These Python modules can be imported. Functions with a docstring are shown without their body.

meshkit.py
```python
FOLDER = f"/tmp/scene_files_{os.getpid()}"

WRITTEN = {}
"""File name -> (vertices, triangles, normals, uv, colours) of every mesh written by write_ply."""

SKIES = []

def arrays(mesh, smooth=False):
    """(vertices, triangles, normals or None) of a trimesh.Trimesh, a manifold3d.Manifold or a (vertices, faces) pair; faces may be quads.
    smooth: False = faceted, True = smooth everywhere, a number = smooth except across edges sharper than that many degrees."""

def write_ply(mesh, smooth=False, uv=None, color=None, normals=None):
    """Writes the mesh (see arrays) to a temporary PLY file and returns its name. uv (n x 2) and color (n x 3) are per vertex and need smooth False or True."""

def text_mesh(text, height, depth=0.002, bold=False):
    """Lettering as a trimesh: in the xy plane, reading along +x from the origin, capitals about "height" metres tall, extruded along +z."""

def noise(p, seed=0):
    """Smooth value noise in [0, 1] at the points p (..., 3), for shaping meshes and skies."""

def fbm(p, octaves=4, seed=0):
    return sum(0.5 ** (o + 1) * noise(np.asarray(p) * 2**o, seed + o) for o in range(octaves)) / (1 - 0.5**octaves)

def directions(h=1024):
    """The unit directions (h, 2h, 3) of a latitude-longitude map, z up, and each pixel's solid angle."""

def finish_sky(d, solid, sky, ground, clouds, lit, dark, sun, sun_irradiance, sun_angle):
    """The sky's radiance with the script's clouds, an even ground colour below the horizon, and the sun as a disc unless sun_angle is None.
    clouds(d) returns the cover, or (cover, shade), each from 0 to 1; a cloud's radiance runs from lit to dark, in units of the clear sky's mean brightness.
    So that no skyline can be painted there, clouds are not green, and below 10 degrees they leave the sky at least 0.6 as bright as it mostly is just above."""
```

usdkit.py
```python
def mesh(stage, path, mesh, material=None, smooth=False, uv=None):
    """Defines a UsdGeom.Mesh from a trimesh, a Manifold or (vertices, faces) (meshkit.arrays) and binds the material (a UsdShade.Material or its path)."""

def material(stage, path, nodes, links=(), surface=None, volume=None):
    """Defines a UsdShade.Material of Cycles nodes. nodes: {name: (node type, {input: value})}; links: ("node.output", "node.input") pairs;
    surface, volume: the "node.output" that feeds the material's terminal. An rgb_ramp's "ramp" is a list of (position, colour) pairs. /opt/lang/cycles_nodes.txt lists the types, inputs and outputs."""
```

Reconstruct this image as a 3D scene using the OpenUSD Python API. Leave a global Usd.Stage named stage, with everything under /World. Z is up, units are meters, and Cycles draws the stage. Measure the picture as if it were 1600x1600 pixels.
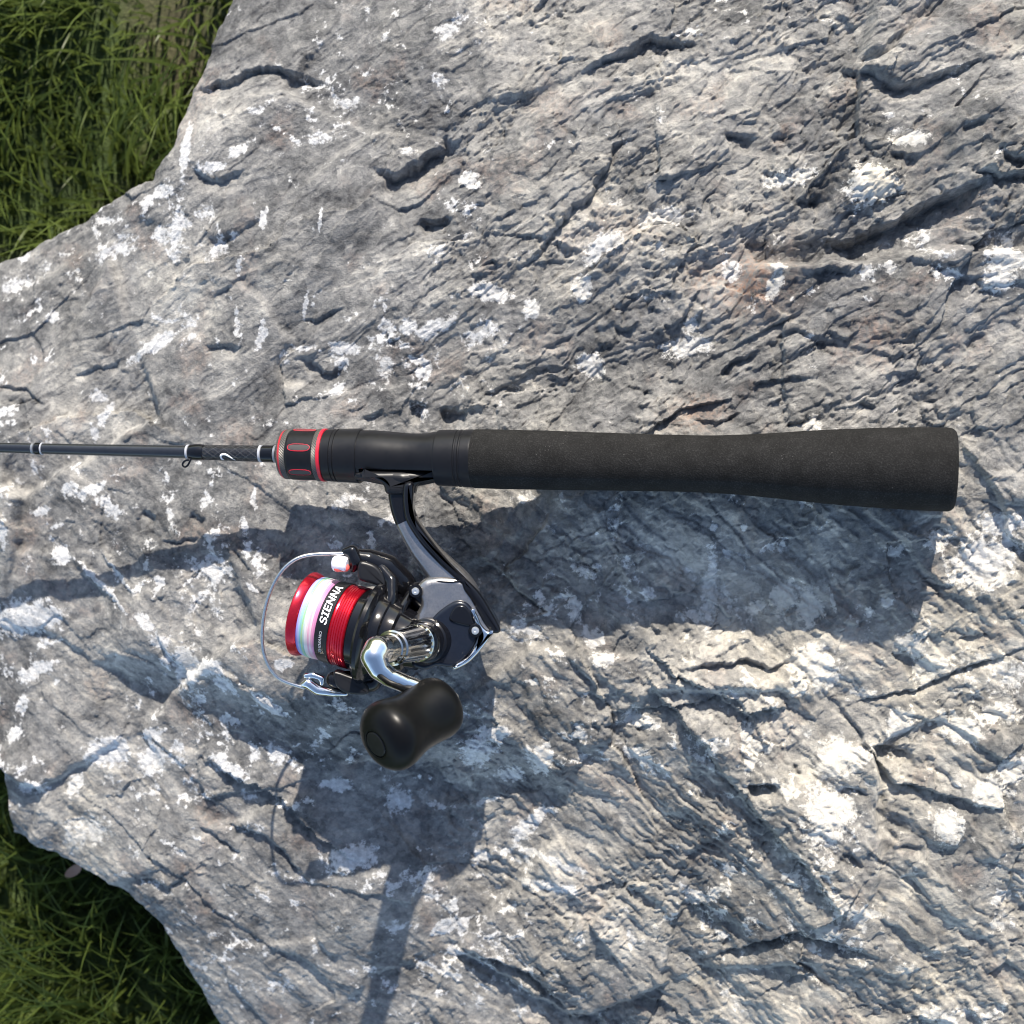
import math, numpy as np, trimesh, usdkit, meshkit, manifold3d
from scipy.interpolate import RBFInterpolator, RegularGridInterpolator
from scipy.ndimage import gaussian_filter
from scipy.spatial import cKDTree
import shapely
from shapely.geometry import Polygon
from pxr import Usd, UsdGeom, UsdLux, UsdShade, Gf, Sdf, Vt

stage = Usd.Stage.CreateInMemory()
UsdGeom.SetStageUpAxis(stage, UsdGeom.Tokens.z)
UsdGeom.SetStageMetersPerUnit(stage, 1.0)
UsdGeom.Xform.Define(stage, '/World')
UsdGeom.Scope.Define(stage, '/World/Looks')
rng = np.random.default_rng(7)

# ------------------------------------------------------------------ camera, sky, sun, exposure
CAM_H = 600.0          # mm above the rod's axis; all lengths below are in millimetres
FPX = 2400.0           # focal length in pixels of the 1600 pixel wide photograph
EXPOSURE = 0.93
cam = UsdGeom.Camera.Define(stage, '/World/camera')
cam.AddTranslateOp().Set(Gf.Vec3d(0, 0, CAM_H / 1000))
cam.CreateHorizontalApertureAttr(36.0); cam.CreateVerticalApertureAttr(36.0)
cam.CreateFocalLengthAttr(36.0 * FPX / 1600)
cam.CreateClippingRangeAttr(Gf.Vec2f(0.01, 1000))
cam.CreateFStopAttr(12.5); cam.CreateFocusDistanceAttr(0.587)
cam.CreateExposureAttr(EXPOSURE)

SUN_EL, SUN_AZ = math.radians(39), math.radians(5)      # azimuth from +y towards +x
sun_dir = np.array([math.cos(SUN_EL) * math.sin(SUN_AZ), math.cos(SUN_EL) * math.cos(SUN_AZ), math.sin(SUN_EL)])
usdkit.material(stage, '/World/Looks/sky_look', {
    'sky': ('sky_texture', {'sky_type': 'single_scattering', 'sun_disc': False, 'sun_elevation': SUN_EL, 'sun_rotation': SUN_AZ, 'altitude': 200.0, 'aerosol_density': 1.0}),
    'bg': ('background_shader', {'strength': 0.125})}, [('sky.color', 'bg.color')], surface='bg.background')
dome = UsdLux.DomeLight.Define(stage, '/World/sky')
UsdShade.MaterialBindingAPI.Apply(dome.GetPrim()).Bind(UsdShade.Material.Get(stage, '/World/Looks/sky_look'))
dome.GetPrim().SetCustomDataByKey('kind', 'structure')
sun = UsdLux.DistantLight.Define(stage, '/World/sun')
sun.CreateIntensityAttr(1.15); sun.CreateNormalizeAttr(True); sun.CreateAngleAttr(0.53); sun.CreateColorAttr(Gf.Vec3f(1, 0.92, 0.81))
rot = Gf.Rotation(Gf.Vec3d(0, 0, 1), Gf.Vec3d(*map(float, sun_dir)))
sun.AddTransformOp().Set(Gf.Matrix4d(rot, Gf.Vec3d(0, 0, 0)))

# ------------------------------------------------------------------ helpers
used = {}
def prim_path(name, parent):
    base = (parent.GetPath().pathString if parent is not None else '/World') + '/' + name
    n = used.get(base, 0); used[base] = n + 1
    return base if n == 0 else f'{base}_{n:03d}'

def tag(p, label=None, cat=None, group=None, kind=None):
    p = p.GetPrim()
    for k, v in (('label', label), ('category', cat), ('group', group), ('kind', kind)):
        if v: p.SetCustomDataByKey(k, v)
    return p

def obj(name, mesh, mat, parent=None, smooth=35, label=None):
    """one mesh given in millimetres in world axes; parents carry no scale"""
    if isinstance(mesh, trimesh.Trimesh): mesh.remove_unreferenced_vertices()
    v, f, n = meshkit.arrays(mesh, smooth)
    v = v / 1000.0
    if parent is not None and parent.HasAttribute('xformOp:translate'):
        v = v - np.array(parent.GetAttribute('xformOp:translate').Get())
    elif parent is not None and parent.GetParent().HasAttribute('xformOp:translate'):
        v = v - np.array(parent.GetParent().GetAttribute('xformOp:translate').Get())
    m = UsdGeom.Mesh.Define(stage, prim_path(name, parent))
    m.CreatePointsAttr(Vt.Vec3fArray.FromNumpy(v.astype(np.float32)))
    m.CreateFaceVertexCountsAttr(Vt.IntArray.FromNumpy(np.full(len(f), 3, np.int32)))
    m.CreateFaceVertexIndicesAttr(Vt.IntArray.FromNumpy(f.astype(np.int32).ravel()))
    m.CreateSubdivisionSchemeAttr('none')
    if n is not None:
        m.CreateNormalsAttr(Vt.Vec3fArray.FromNumpy(n.astype(np.float32))); m.SetNormalsInterpolation('vertex')
    UsdShade.MaterialBindingAPI.Apply(m.GetPrim()).Bind(UsdShade.Material.Get(stage, '/World/Looks/' + mat))
    if label: m.GetPrim().SetCustomDataByKey('label', label)
    return m.GetPrim()

def thing(name, label, cat, loc):
    x = UsdGeom.Xform.Define(stage, prim_path(name, None)); x.AddTranslateOp().Set(Gf.Vec3d(*[c / 1000.0 for c in loc]))
    return tag(x, label, cat)

def at(px, py, z=0.0):
    """the point (mm) seen at pixel (px, py) of the photograph, at height z"""
    px, py, z = np.asarray(px, float), np.asarray(py, float), np.asarray(z, float)
    k = (CAM_H - z) / FPX
    return np.stack(np.broadcast_arrays((px - 800) * k, -(py - 800) * k, z), -1)

def unit(v): v = np.asarray(v, float); return v / np.linalg.norm(v)

def frame(a, up=(0, 0, 1)):
    a = unit(a); up = (0, 1, 0) if abs(np.dot(a, up)) > 0.999 else up; w = unit(np.asarray(up) - np.dot(up, a) * a); u = np.cross(a, w)
    return a, u, w

def revolve(profile, origin, axis, seg=96, closed=False, mod=None):
    """profile of (t, r) along axis from origin; mod(theta, t, r) changes the radius"""
    a, u, w = frame(axis)
    prof = np.asarray(profile, float)
    th = np.linspace(0, 2 * np.pi, seg, endpoint=False)
    T, TH = np.meshgrid(prof[:, 0], th, indexing='ij'); R = np.repeat(prof[:, 1][:, None], seg, 1)
    if mod: R = mod(TH, T, R)
    v = np.asarray(origin) + T[..., None] * a + (R * np.cos(TH))[..., None] * u + (R * np.sin(TH))[..., None] * w
    v = v.reshape(-1, 3); n = len(prof); F = []
    rows = n if closed else n - 1
    i, j = np.meshgrid(np.arange(rows), np.arange(seg), indexing='ij')
    i2, j2 = (i + 1) % n, (j + 1) % seg
    q = np.stack([i * seg + j, i * seg + j2, i2 * seg + j2, i2 * seg + j], -1).reshape(-1, 4)
    f = np.vstack([q[:, [0, 1, 2]], q[:, [0, 2, 3]]])
    m = trimesh.Trimesh(v, f, process=False)
    m.merge_vertices(); m.update_faces(m.nondegenerate_faces())
    m.fix_normals()
    return m

def tube(points, radius, seg=12, smooth_n=0, flat=None):
    p = np.asarray(points, float)
    r = np.broadcast_to(np.asarray(radius, float), (len(p),)).astype(float)
    if smooth_n:
        from scipy.interpolate import CubicSpline
        d = np.r_[0, np.cumsum(np.linalg.norm(np.diff(p, axis=0), axis=1))]
        x = np.linspace(0, d[-1], smooth_n)
        p = CubicSpline(d, p)(x); r = np.interp(x, d, r)
    t = np.gradient(p, axis=0); t /= np.linalg.norm(t, axis=1, keepdims=True)
    n = np.cross(t[0], [0, 0, 1.0]);
    if np.linalg.norm(n) < 1e-3: n = np.cross(t[0], [0, 1.0, 0])
    n = unit(n); V = []
    th = np.linspace(0, 2 * np.pi, seg, endpoint=False)
    for k in range(len(p)):
        n = unit(n - np.dot(n, t[k]) * t[k]); b = np.cross(t[k], n)
        V.append(p[k] + r[k] * (np.cos(th)[:, None] * n + np.sin(th)[:, None] * b * (1 if flat is None else flat)))
    V = np.vstack(V + [p[:1], p[-1:]]); N = len(p); F = []
    for k in range(N - 1):
        for j in range(seg):
            a_, b_ = k * seg + j, k * seg + (j + 1) % seg
            F += [[a_, b_, b_ + seg], [a_, b_ + seg, a_ + seg]]
    for j in range(seg):
        F += [[N * seg, (j + 1) % seg, j], [N * seg + 1, (N - 1) * seg + j, (N - 1) * seg + (j + 1) % seg]]
    m = trimesh.Trimesh(V, F, process=False); m.fix_normals(); return m

def limb(pts, squash=1.0, edge=0.8, rounds=8):
    """one smooth tapering body: hulls of balls (x, y, z, r) joined"""
    out = manifold3d.Manifold()
    balls = []
    for x, y, z, r in pts:
        balls.append(manifold3d.Manifold.sphere(r, 24).scale([1, 1, squash]).translate([x, y, z]))
    for a_, b_ in zip(balls[:-1], balls[1:]):
        out = out + manifold3d.Manifold.batch_hull([a_, b_])
    mm = out.refine_to_length(edge).to_mesh()
    m = trimesh.Trimesh(mm.vert_properties[:, :3], mm.tri_verts, process=True)
    trimesh.smoothing.filter_taubin(m, iterations=rounds)
    return m

def smooth_outline(pts, n=160, keep=0.0):
    """closed Catmull-Rom curve through the points, resampled"""
    p = np.asarray(pts, float); out = []
    N = len(p)
    for i in range(N):
        p0, p1, p2, p3 = p[i - 1], p[i], p[(i + 1) % N], p[(i + 2) % N]
        for t in np.linspace(0, 1, 12, endpoint=False):
            out.append(0.5 * ((2 * p1) + (-p0 + p2) * t + (2 * p0 - 5 * p1 + 4 * p2 - p3) * t * t + (-p0 + 3 * p1 - 3 * p2 + p3) * t ** 3))
    out = np.array(out); out = np.vstack([out, out[:1]])
    d = np.r_[0, np.cumsum(np.linalg.norm(np.diff(out, axis=0), axis=1))]
    x = np.linspace(0, d[-1], n, endpoint=False)
    return np.stack([np.interp(x, d, out[:, k]) for k in range(2)], 1)

def slab(px_outline, z_top, z_bot, bevel=1.5, n=160, smooth=True, low_bevel=0.6, dome=0.0):
    """solid with a traced outline: at its real height, rounded upper edge, closed below"""
    o = np.asarray(px_outline, float)
    o = smooth_outline(o, n) if smooth else o
    xy = at(o[:, 0], o[:, 1], z_top)[:, :2]
    if Polygon(xy).exterior.is_ccw is False: xy = xy[::-1]
    steps = 6
    rings = [(low_bevel, z_bot), (0, z_bot + low_bevel)] + [(bevel * (1 - math.cos(a)), z_top - bevel + bevel * math.sin(a)) for a in np.linspace(0, np.pi / 2, steps)]
    parts, polys = [], []
    for off, z in rings:
        d = np.roll(xy, -1, 0) - np.roll(xy, 1, 0); d /= np.linalg.norm(d, axis=1, keepdims=True) + 1e-9
        nrm = np.stack([-d[:, 1], d[:, 0]], 1)
        q = xy + nrm * off
        polys.append(q); parts.append(np.c_[q, np.full(len(q), z)])
    N = len(xy); V = np.vstack(parts); F = []
    for k in range(len(rings) - 1):
        j = np.arange(N); j2 = (j + 1) % N
        F.append(np.stack([k * N + j, k * N + j2, (k + 1) * N + j2], 1)); F.append(np.stack([k * N + j, (k + 1) * N + j2, (k + 1) * N + j], 1))
    tv, tf = trimesh.creation.triangulate_polygon(Polygon(xy), engine='earcut')
    idx = cKDTree(xy).query(tv)[1]
    F.append(idx[tf] + (len(rings) - 1) * N); F.append(idx[tf][:, ::-1])
    m = trimesh.Trimesh(V, np.vstack(F), process=False); m.update_faces(m.nondegenerate_faces()); m.fix_normals(); return m

cat_m = trimesh.util.concatenate

# ------------------------------------------------------------------ materials
L = '/World/Looks/'
def material(path, nodes, links, surface):
    for kind, inp in nodes.values():
        if kind == 'map_range': inp['clamp'] = True
    return usdkit.material(stage, path, nodes, links, surface=surface)
def plain(name, color, rough=0.4, metallic=0.0, coat=0.0, bump=0.0, bscale=1500.0, spec=0.5, var=0.0, coat_rough=0.05):
    nodes = {'p': ('principled_bsdf', {'base_color': color, 'roughness': rough, 'metallic': metallic, 'coat_weight': coat, 'coat_roughness': coat_rough, 'specular_ior_level': spec}),
             'c': ('texture_coordinate', {}), 'n': ('noise_texture', {'scale': bscale, 'detail': 4.0, 'roughness': 0.6}),
             'd': ('noise_texture', {'scale': 160.0, 'detail': 6.0, 'roughness': 0.65}),
             'r': ('map_range', {'from_min': 0.3, 'from_max': 0.75, 'to_min': max(rough - 0.05 - var * 0.3, 0.02), 'to_max': rough + 0.10 + var * 0.3})}
    links = [('c.object', 'n.vector'), ('c.object', 'd.vector'), ('d.fac', 'r.value'), ('r.result', 'p.roughness')]
    if var:
        nodes['m'] = ('mix_color', {'a': color, 'b': tuple(min(1, c * 1.0 + var * 0.06) for c in color)})
        nodes['f'] = ('map_range', {'from_min': 0.52, 'from_max': 0.75, 'to_min': 0.0, 'to_max': 1.0})
        links += [('d.fac', 'f.value'), ('f.result', 'm.fac'), ('m.result', 'p.base_color')]
    if bump:
        nodes['b'] = ('bump', {'strength': bump, 'distance': 0.0003}); links += [('n.fac', 'b.height'), ('b.normal', 'p.normal')]
    material(L + name, nodes, links, surface='p.BSDF')

plain('black_gloss', (0.004, 0.004, 0.005), 0.10, spec=0.4)
plain('black_satin', (0.008, 0.008, 0.009), 0.34, spec=0.35)
plain('seat_black', (0.007, 0.007, 0.008), 0.34, spec=0.25)
plain('cover_black', (0.006, 0.008, 0.014), 0.22, spec=0.45)
plain('gunmetal', (0.34, 0.325, 0.31), 0.25, metallic=0.9, bump=0.05, bscale=4000.0)
plain('chrome', (0.78, 0.77, 0.75), 0.07, metallic=1.0)
plain('dark_chrome', (0.50, 0.48, 0.44), 0.10, metallic=1.0)
plain('wire_steel', (0.74, 0.71, 0.66), 0.2, metallic=1.0)
plain('red_anodised', (0.50, 0.012, 0.03), 0.22, metallic=0.75, coat=0.3)
plain('red_paint', (0.48, 0.012, 0.03), 0.35)
plain('screw_steel', (0.70, 0.70, 0.68), 0.28, metallic=0.9)
plain('white_print', (0.75, 0.75, 0.75), 0.5)
plain('grey_print', (0.42, 0.43, 0.46), 0.5)
plain('blank_grey', (0.012, 0.013, 0.016), 0.28, spec=0.5, coat=0.3)
plain('weave_grey', (0.05, 0.05, 0.053), 0.5)
plain('ring_white', (0.34, 0.35, 0.38), 0.4)
plain('silver_thread', (0.22, 0.23, 0.25), 0.35, metallic=0.5)
plain('knob_rubber', (0.003, 0.003, 0.0032), 0.33, spec=0.16)
plain('roller_white', (0.75, 0.74, 0.80), 0.12, coat=0.8)
plain('roller_red', (0.75, 0.10, 0.08), 0.2, coat=0.5)
plain('slot_dark', (0.035, 0.033, 0.032), 0.5)
plain('knurl', (0.10, 0.095, 0.085), 0.42, metallic=0.4)
plain('leaf_tan', (0.34, 0.20, 0.14), 0.7, bump=0.6, bscale=900.0, var=0.4)

# foam grip: tiny pores and lighter dust
material(L + 'foam', {
    'c': ('texture_coordinate', {}),
    'n1': ('noise_texture', {'scale': 1700.0, 'detail': 3.0, 'roughness': 0.6}),
    'n2': ('noise_texture', {'scale': 130.0, 'detail': 5.0, 'roughness': 0.6}),
    'n3': ('voronoi_texture', {'scale': 420.0}),
    'fl': ('map_range', {'from_min': 0.0, 'from_max': 0.10, 'to_min': 1.0, 'to_max': 0.0}),
    'n4': ('noise_texture', {'scale': 60.0, 'detail': 3.0}),
    'gate': ('map_range', {'from_min': 0.54, 'from_max': 0.62, 'to_min': 0.0, 'to_max': 0.7}),
    'fm': ('math', {'math_type': 'multiply'}),
    'r1': ('rgb_ramp', {'ramp': [(0.0, (0.008, 0.008, 0.008)), (0.5, (0.0115, 0.0113, 0.0110)), (0.62, (0.019, 0.0186, 0.018)), (1.0, (0.05, 0.049, 0.046))]}),
    'r2': ('map_range', {'from_min': 0.3, 'from_max': 0.7, 'to_min': 0.75, 'to_max': 1.3}),
    'm': ('vector_math', {'math_type': 'scale'}),
    'mx': ('mix_color', {'b': (0.22, 0.21, 0.20)}),
    'b': ('bump', {'strength': 0.7, 'distance': 0.0004}),
    'p': ('principled_bsdf', {'roughness': 0.85, 'specular_ior_level': 0.10})},
    [('c.object', 'n1.vector'), ('c.object', 'n2.vector'), ('c.object', 'n3.vector'), ('c.object', 'n4.vector'), ('n1.fac', 'r1.fac'), ('n2.fac', 'r2.value'),
     ('r1.color', 'm.vector1'), ('r2.result', 'm.scale'), ('n3.distance', 'fl.value'), ('n4.fac', 'gate.value'), ('fl.result', 'fm.value1'), ('gate.result', 'fm.value2'),
     ('m.vector', 'mx.a'), ('fm.value', 'mx.fac'), ('mx.result', 'p.base_color'), ('n1.fac', 'b.height'), ('b.normal', 'p.normal')], surface='p.BSDF')

# fishing line: pastel colours along the lay, its whiter middle also paints in the highlight
material(L + 'pastel_line', {
    'a': ('attribute', {'attribute': 'lay'}),
    'r': ('rgb_ramp', {'ramp': [(0.0, (0.146, 0.133, 0.457)), (0.10, (0.229, 0.200, 0.548)), (0.2, (0.388, 0.388, 0.566)), (0.31, (0.114, 0.388, 0.493)), (0.38, (0.475, 0.511, 0.172)), (0.44, (0.096, 0.388, 0.290)), (0.53, (0.585, 0.566, 0.566)), (0.64, (0.604, 0.548, 0.548)), (0.74, (0.585, 0.259, 0.371)), (0.83, (0.585, 0.511, 0.529)), (0.92, (0.548, 0.215, 0.355)), (1.0, (0.457, 0.172, 0.330))]}),
    'p': ('principled_bsdf', {'roughness': 0.42})},
    [('a.fac', 'r.fac'), ('r.color', 'p.base_color')], surface='p.BSDF')

# limestone
material(L + 'limestone', {
    'c': ('geometry', {}),
    'tone': ('attribute', {'attribute': 'tone'}), 'calc': ('attribute', {'attribute': 'calcite'}), 'rust': ('attribute', {'attribute': 'rust'}), 'crm': ('attribute', {'attribute': 'cream'}),
    'n1': ('noise_texture', {'scale': 70.0, 'detail': 8.0, 'roughness': 0.68, 'distortion': 0.6}),
    'n2': ('noise_texture', {'scale': 420.0, 'detail': 6.0, 'roughness': 0.7}),
    'n3': ('noise_texture', {'scale': 1500.0, 'detail': 4.0, 'roughness': 0.65}),
    't1': ('math', {'math_type': 'multiply_add', 'value2': 0.95, 'value3': -0.475}),
    't2': ('math', {'math_type': 'multiply_add', 'value2': 0.95, 'value3': -0.475}),
    's1': ('math', {'math_type': 'add'}), 's2': ('math', {'math_type': 'add', 'use_clamp': True}),
    'r': ('rgb_ramp', {'ramp': [(0.0, (0.060, 0.060, 0.062)), (0.3, (0.135, 0.134, 0.132)), (0.55, (0.225, 0.220, 0.210)), (0.8, (0.33, 0.318, 0.295)), (1.0, (0.46, 0.44, 0.40))]}),
    'cn': ('math', {'math_type': 'multiply_add', 'value2': 1.1, 'value3': -0.55}),
    'cn2': ('math', {'math_type': 'multiply_add', 'value2': 0.5, 'value3': -0.25}),
    'cs': ('math', {'math_type': 'add'}), 'cs2': ('math', {'math_type': 'add'}),
    'cm': ('map_range', {'range_type': 'smoothstep', 'from_min': 0.42, 'from_max': 0.60, 'to_min': 0.0, 'to_max': 0.9}),
    'cr': ('rgb_ramp', {'ramp': [(0.3, (0.36, 0.36, 0.362)), (0.5, (0.56, 0.557, 0.55)), (0.7, (0.78, 0.775, 0.765))]}),
    'crmc': ('mix_color', {'b': (0.66, 0.60, 0.47)}),
    'mr': ('mix_color', {'b': (0.30, 0.175, 0.115)}),
    'rm': ('math', {'math_type': 'multiply'}), 'rmr': ('map_range', {'from_min': 0.40, 'from_max': 0.62}),
    'mc': ('mix_color', {}),
    'h': ('math', {'math_type': 'multiply_add', 'value2': 0.35}),
    'warm': ('mix_color', {'blend_type': 'multiply', 'b': (1.04, 1.0, 0.89)}),
    'wv': ('vector_math', {'math_type': 'multiply_add', 'vector2': (0.012, 0.012, 0.012)}),
    'vo': ('voronoi_texture', {'scale': 260.0}), 'vs': ('separate_color', {}),
    'vm': ('math', {'math_type': 'multiply_add', 'value2': 0.26, 'value3': -0.13}), 's3': ('math', {'math_type': 'add', 'use_clamp': True}),
    'b0': ('bump', {'strength': 0.6, 'distance': 0.0007}),
    'b1': ('bump', {'strength': 0.85, 'distance': 0.0012}),
    'b2': ('bump', {'strength': 0.8, 'distance': 0.0006}),
    'p': ('principled_bsdf', {'roughness': 0.82, 'specular_ior_level': 0.35, 'diffuse_roughness': 0.4})},
    [('c.position', 'n1.vector'), ('c.position', 'n2.vector'), ('c.position', 'n3.vector'),
     ('n1.fac', 't1.value1'), ('n2.fac', 't2.value1'), ('tone.fac', 's1.value1'), ('t1.value', 's1.value2'), ('s1.value', 's2.value1'), ('t2.value', 's2.value2'), ('s2.value', 's3.value1'), ('n1.color', 'wv.vector1'), ('c.position', 'wv.vector3'), ('wv.vector', 'vo.vector'), ('vo.color', 'vs.color'), ('vs.r', 'vm.value1'), ('vm.value', 's3.value2'), ('s3.value', 'r.fac'), ('vs.g', 'b0.height'), ('b0.normal', 'b1.normal'),
     ('n2.fac', 'cn.value1'), ('n1.fac', 'cn2.value1'), ('calc.fac', 'cs.value1'), ('cn.value', 'cs.value2'), ('cs.value', 'cs2.value1'), ('cn2.value', 'cs2.value2'), ('cs2.value', 'cm.value'),
     ('n2.fac', 'cr.fac'), ('cr.color', 'crmc.a'), ('crm.fac', 'crmc.fac'),
     ('n2.fac', 'rmr.value'), ('rmr.result', 'rm.value1'), ('rust.fac', 'rm.value2'), ('r.color', 'warm.a'), ('crm.fac', 'warm.fac'), ('warm.result', 'mr.a'), ('rm.value', 'mr.fac'),
     ('mr.result', 'mc.a'), ('crmc.result', 'mc.b'), ('cm.result', 'mc.fac'), ('mc.result', 'p.base_color'),
     ('n2.fac', 'b1.height'), ('n3.fac', 'b2.height'), ('b1.normal', 'b2.normal'), ('b2.normal', 'p.normal')], surface='p.BSDF')

# grass, soil
material(L + 'grass_blade', {
    'g': ('geometry', {}), 'h': ('attribute', {'attribute': 'along'}),
    'r': ('rgb_ramp', {'ramp': [(0.0, (0.10, 0.135, 0.030)), (0.35, (0.16, 0.205, 0.046)), (0.64, (0.22, 0.26, 0.07)), (0.82, (0.30, 0.30, 0.12)), (0.92, (0.32, 0.26, 0.13)), (1.0, (0.42, 0.33, 0.19))]}),
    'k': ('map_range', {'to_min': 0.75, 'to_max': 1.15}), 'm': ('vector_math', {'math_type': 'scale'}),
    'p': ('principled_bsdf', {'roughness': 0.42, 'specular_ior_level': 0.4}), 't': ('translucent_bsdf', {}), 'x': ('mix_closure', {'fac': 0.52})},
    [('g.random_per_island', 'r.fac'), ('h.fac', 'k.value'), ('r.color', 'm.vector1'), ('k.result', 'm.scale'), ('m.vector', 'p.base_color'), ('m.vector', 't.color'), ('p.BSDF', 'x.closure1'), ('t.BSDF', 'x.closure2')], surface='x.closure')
material(L + 'turf', {
    'c': ('geometry', {}), 'n': ('noise_texture', {'scale': 60.0, 'detail': 8.0, 'roughness': 0.7}), 'n2': ('noise_texture', {'scale': 7.0, 'detail': 4.0}),
    'r': ('rgb_ramp', {'ramp': [(0.3, (0.020, 0.030, 0.008)), (0.5, (0.045, 0.075, 0.015)), (0.7, (0.07, 0.10, 0.022))]}),
    'm': ('mix_color', {'b': (0.10, 0.07, 0.045)}), 'f': ('map_range', {'from_min': 0.55, 'from_max': 0.7, 'to_min': 0.0, 'to_max': 0.8}),
    'b': ('bump', {'strength': 1.0, 'distance': 0.01}), 'p': ('principled_bsdf', {'roughness': 0.9})},
    [('c.position', 'n.vector'), ('c.position', 'n2.vector'), ('n.fac', 'r.fac'), ('r.color', 'm.a'), ('n2.fac', 'f.value'), ('f.result', 'm.fac'), ('m.result', 'p.base_color'), ('n.fac', 'b.height'), ('b.normal', 'p.normal')], surface='p.BSDF')

# ------------------------------------------------------------------ ground
GROUND = -175.0
gs = np.r_[-20000, -5000, np.linspace(-1500, 1500, 61), 5000, 20000]
GX, GY = np.meshgrid(gs, gs, indexing='ij')
GZ = GROUND + 10 * (meshkit.fbm(np.stack([GX / 300, GY / 300, 0 * GX], -1), 3) - 0.5)
ii, jj = np.meshgrid(np.arange(len(gs) - 1), np.arange(len(gs) - 1), indexing='ij'); W = len(gs)
gf = np.stack([ii * W + jj, (ii + 1) * W + jj, (ii + 1) * W + jj + 1, ii * W + jj + 1], -1).reshape(-1, 4)
g = obj('ground', (np.stack([GX, GY, GZ], -1).reshape(-1, 3), gf), 'turf', smooth=True); tag(g, kind='structure')

# ------------------------------------------------------------------ the rod's axis: it falls away from the camera towards the tip
TILT = math.tan(math.radians(11.0))
def axis_z(X): return (X + 30) * TILT
def on_axis(px):
    z = 0.0
    for _ in range(12):
        p = at(px, 699.5 + 0.02305 * px, z); z = axis_z(p[0])
    return p
ORG = on_axis(0); ud = unit(on_axis(1497) - ORG); aa, uu, ww = frame(ud)
def scale_at(t): return (CAM_H - (ORG + t * ud)[2]) / CAM_H
def rt(px, r=0.0):
    lo_, hi_ = -900.0, 700.0                       # along the axis, where the upper side of radius r lies at pixel px
    for _ in range(50):
        m_ = (lo_ + hi_) / 2; p = ORG + m_ * ud + 0.9 * r * ww
        if 800 + FPX * p[0] / (CAM_H - p[2]) < px: lo_ = m_
        else: hi_ = m_
    return m_
def rs(px): return ORG + rt(px) * ud
def rodprof(prof):
    rm = max(r for _, r in prof)
    return [(lambda t: (t, r * scale_at(t)))(rt(p, rm)) for p, r in prof]

# ------------------------------------------------------------------ boulder: a height field in millimetres
PERM = np.random.default_rng(3).permutation(4096)
ANG = np.random.default_rng(4).uniform(0, 2 * np.pi, 4096); GRX, GRY = np.cos(ANG), np.sin(ANG)
def pn(x, y, seed=0):
    xi, yi = np.floor(x).astype(np.int64), np.floor(y).astype(np.int64); xf, yf = x - xi, y - yi
    u, v = xf ** 3 * (xf * (xf * 6 - 15) + 10), yf ** 3 * (yf * (yf * 6 - 15) + 10)
    def gr(a, b, dx, dy):
        h = PERM[(PERM[(a + seed * 131) & 4095] + b + seed * 17) & 4095]
        return GRX[h] * dx + GRY[h] * dy
    n0 = gr(xi, yi, xf, yf) * (1 - u) + gr(xi + 1, yi, xf - 1, yf) * u
    n1 = gr(xi, yi + 1, xf, yf - 1) * (1 - u) + gr(xi + 1, yi + 1, xf - 1, yf - 1) * u
    return 1.5 * (n0 * (1 - v) + n1 * v)
def fb(x, y, o=4, seed=0, gain=0.5):
    s, a, t = 0, 1.0, 0
    for k in range(o):
        s = s + a * pn(x * 2 ** k, y * 2 ** k, seed + k); t += a; a *= gain
    return s / t
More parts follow.
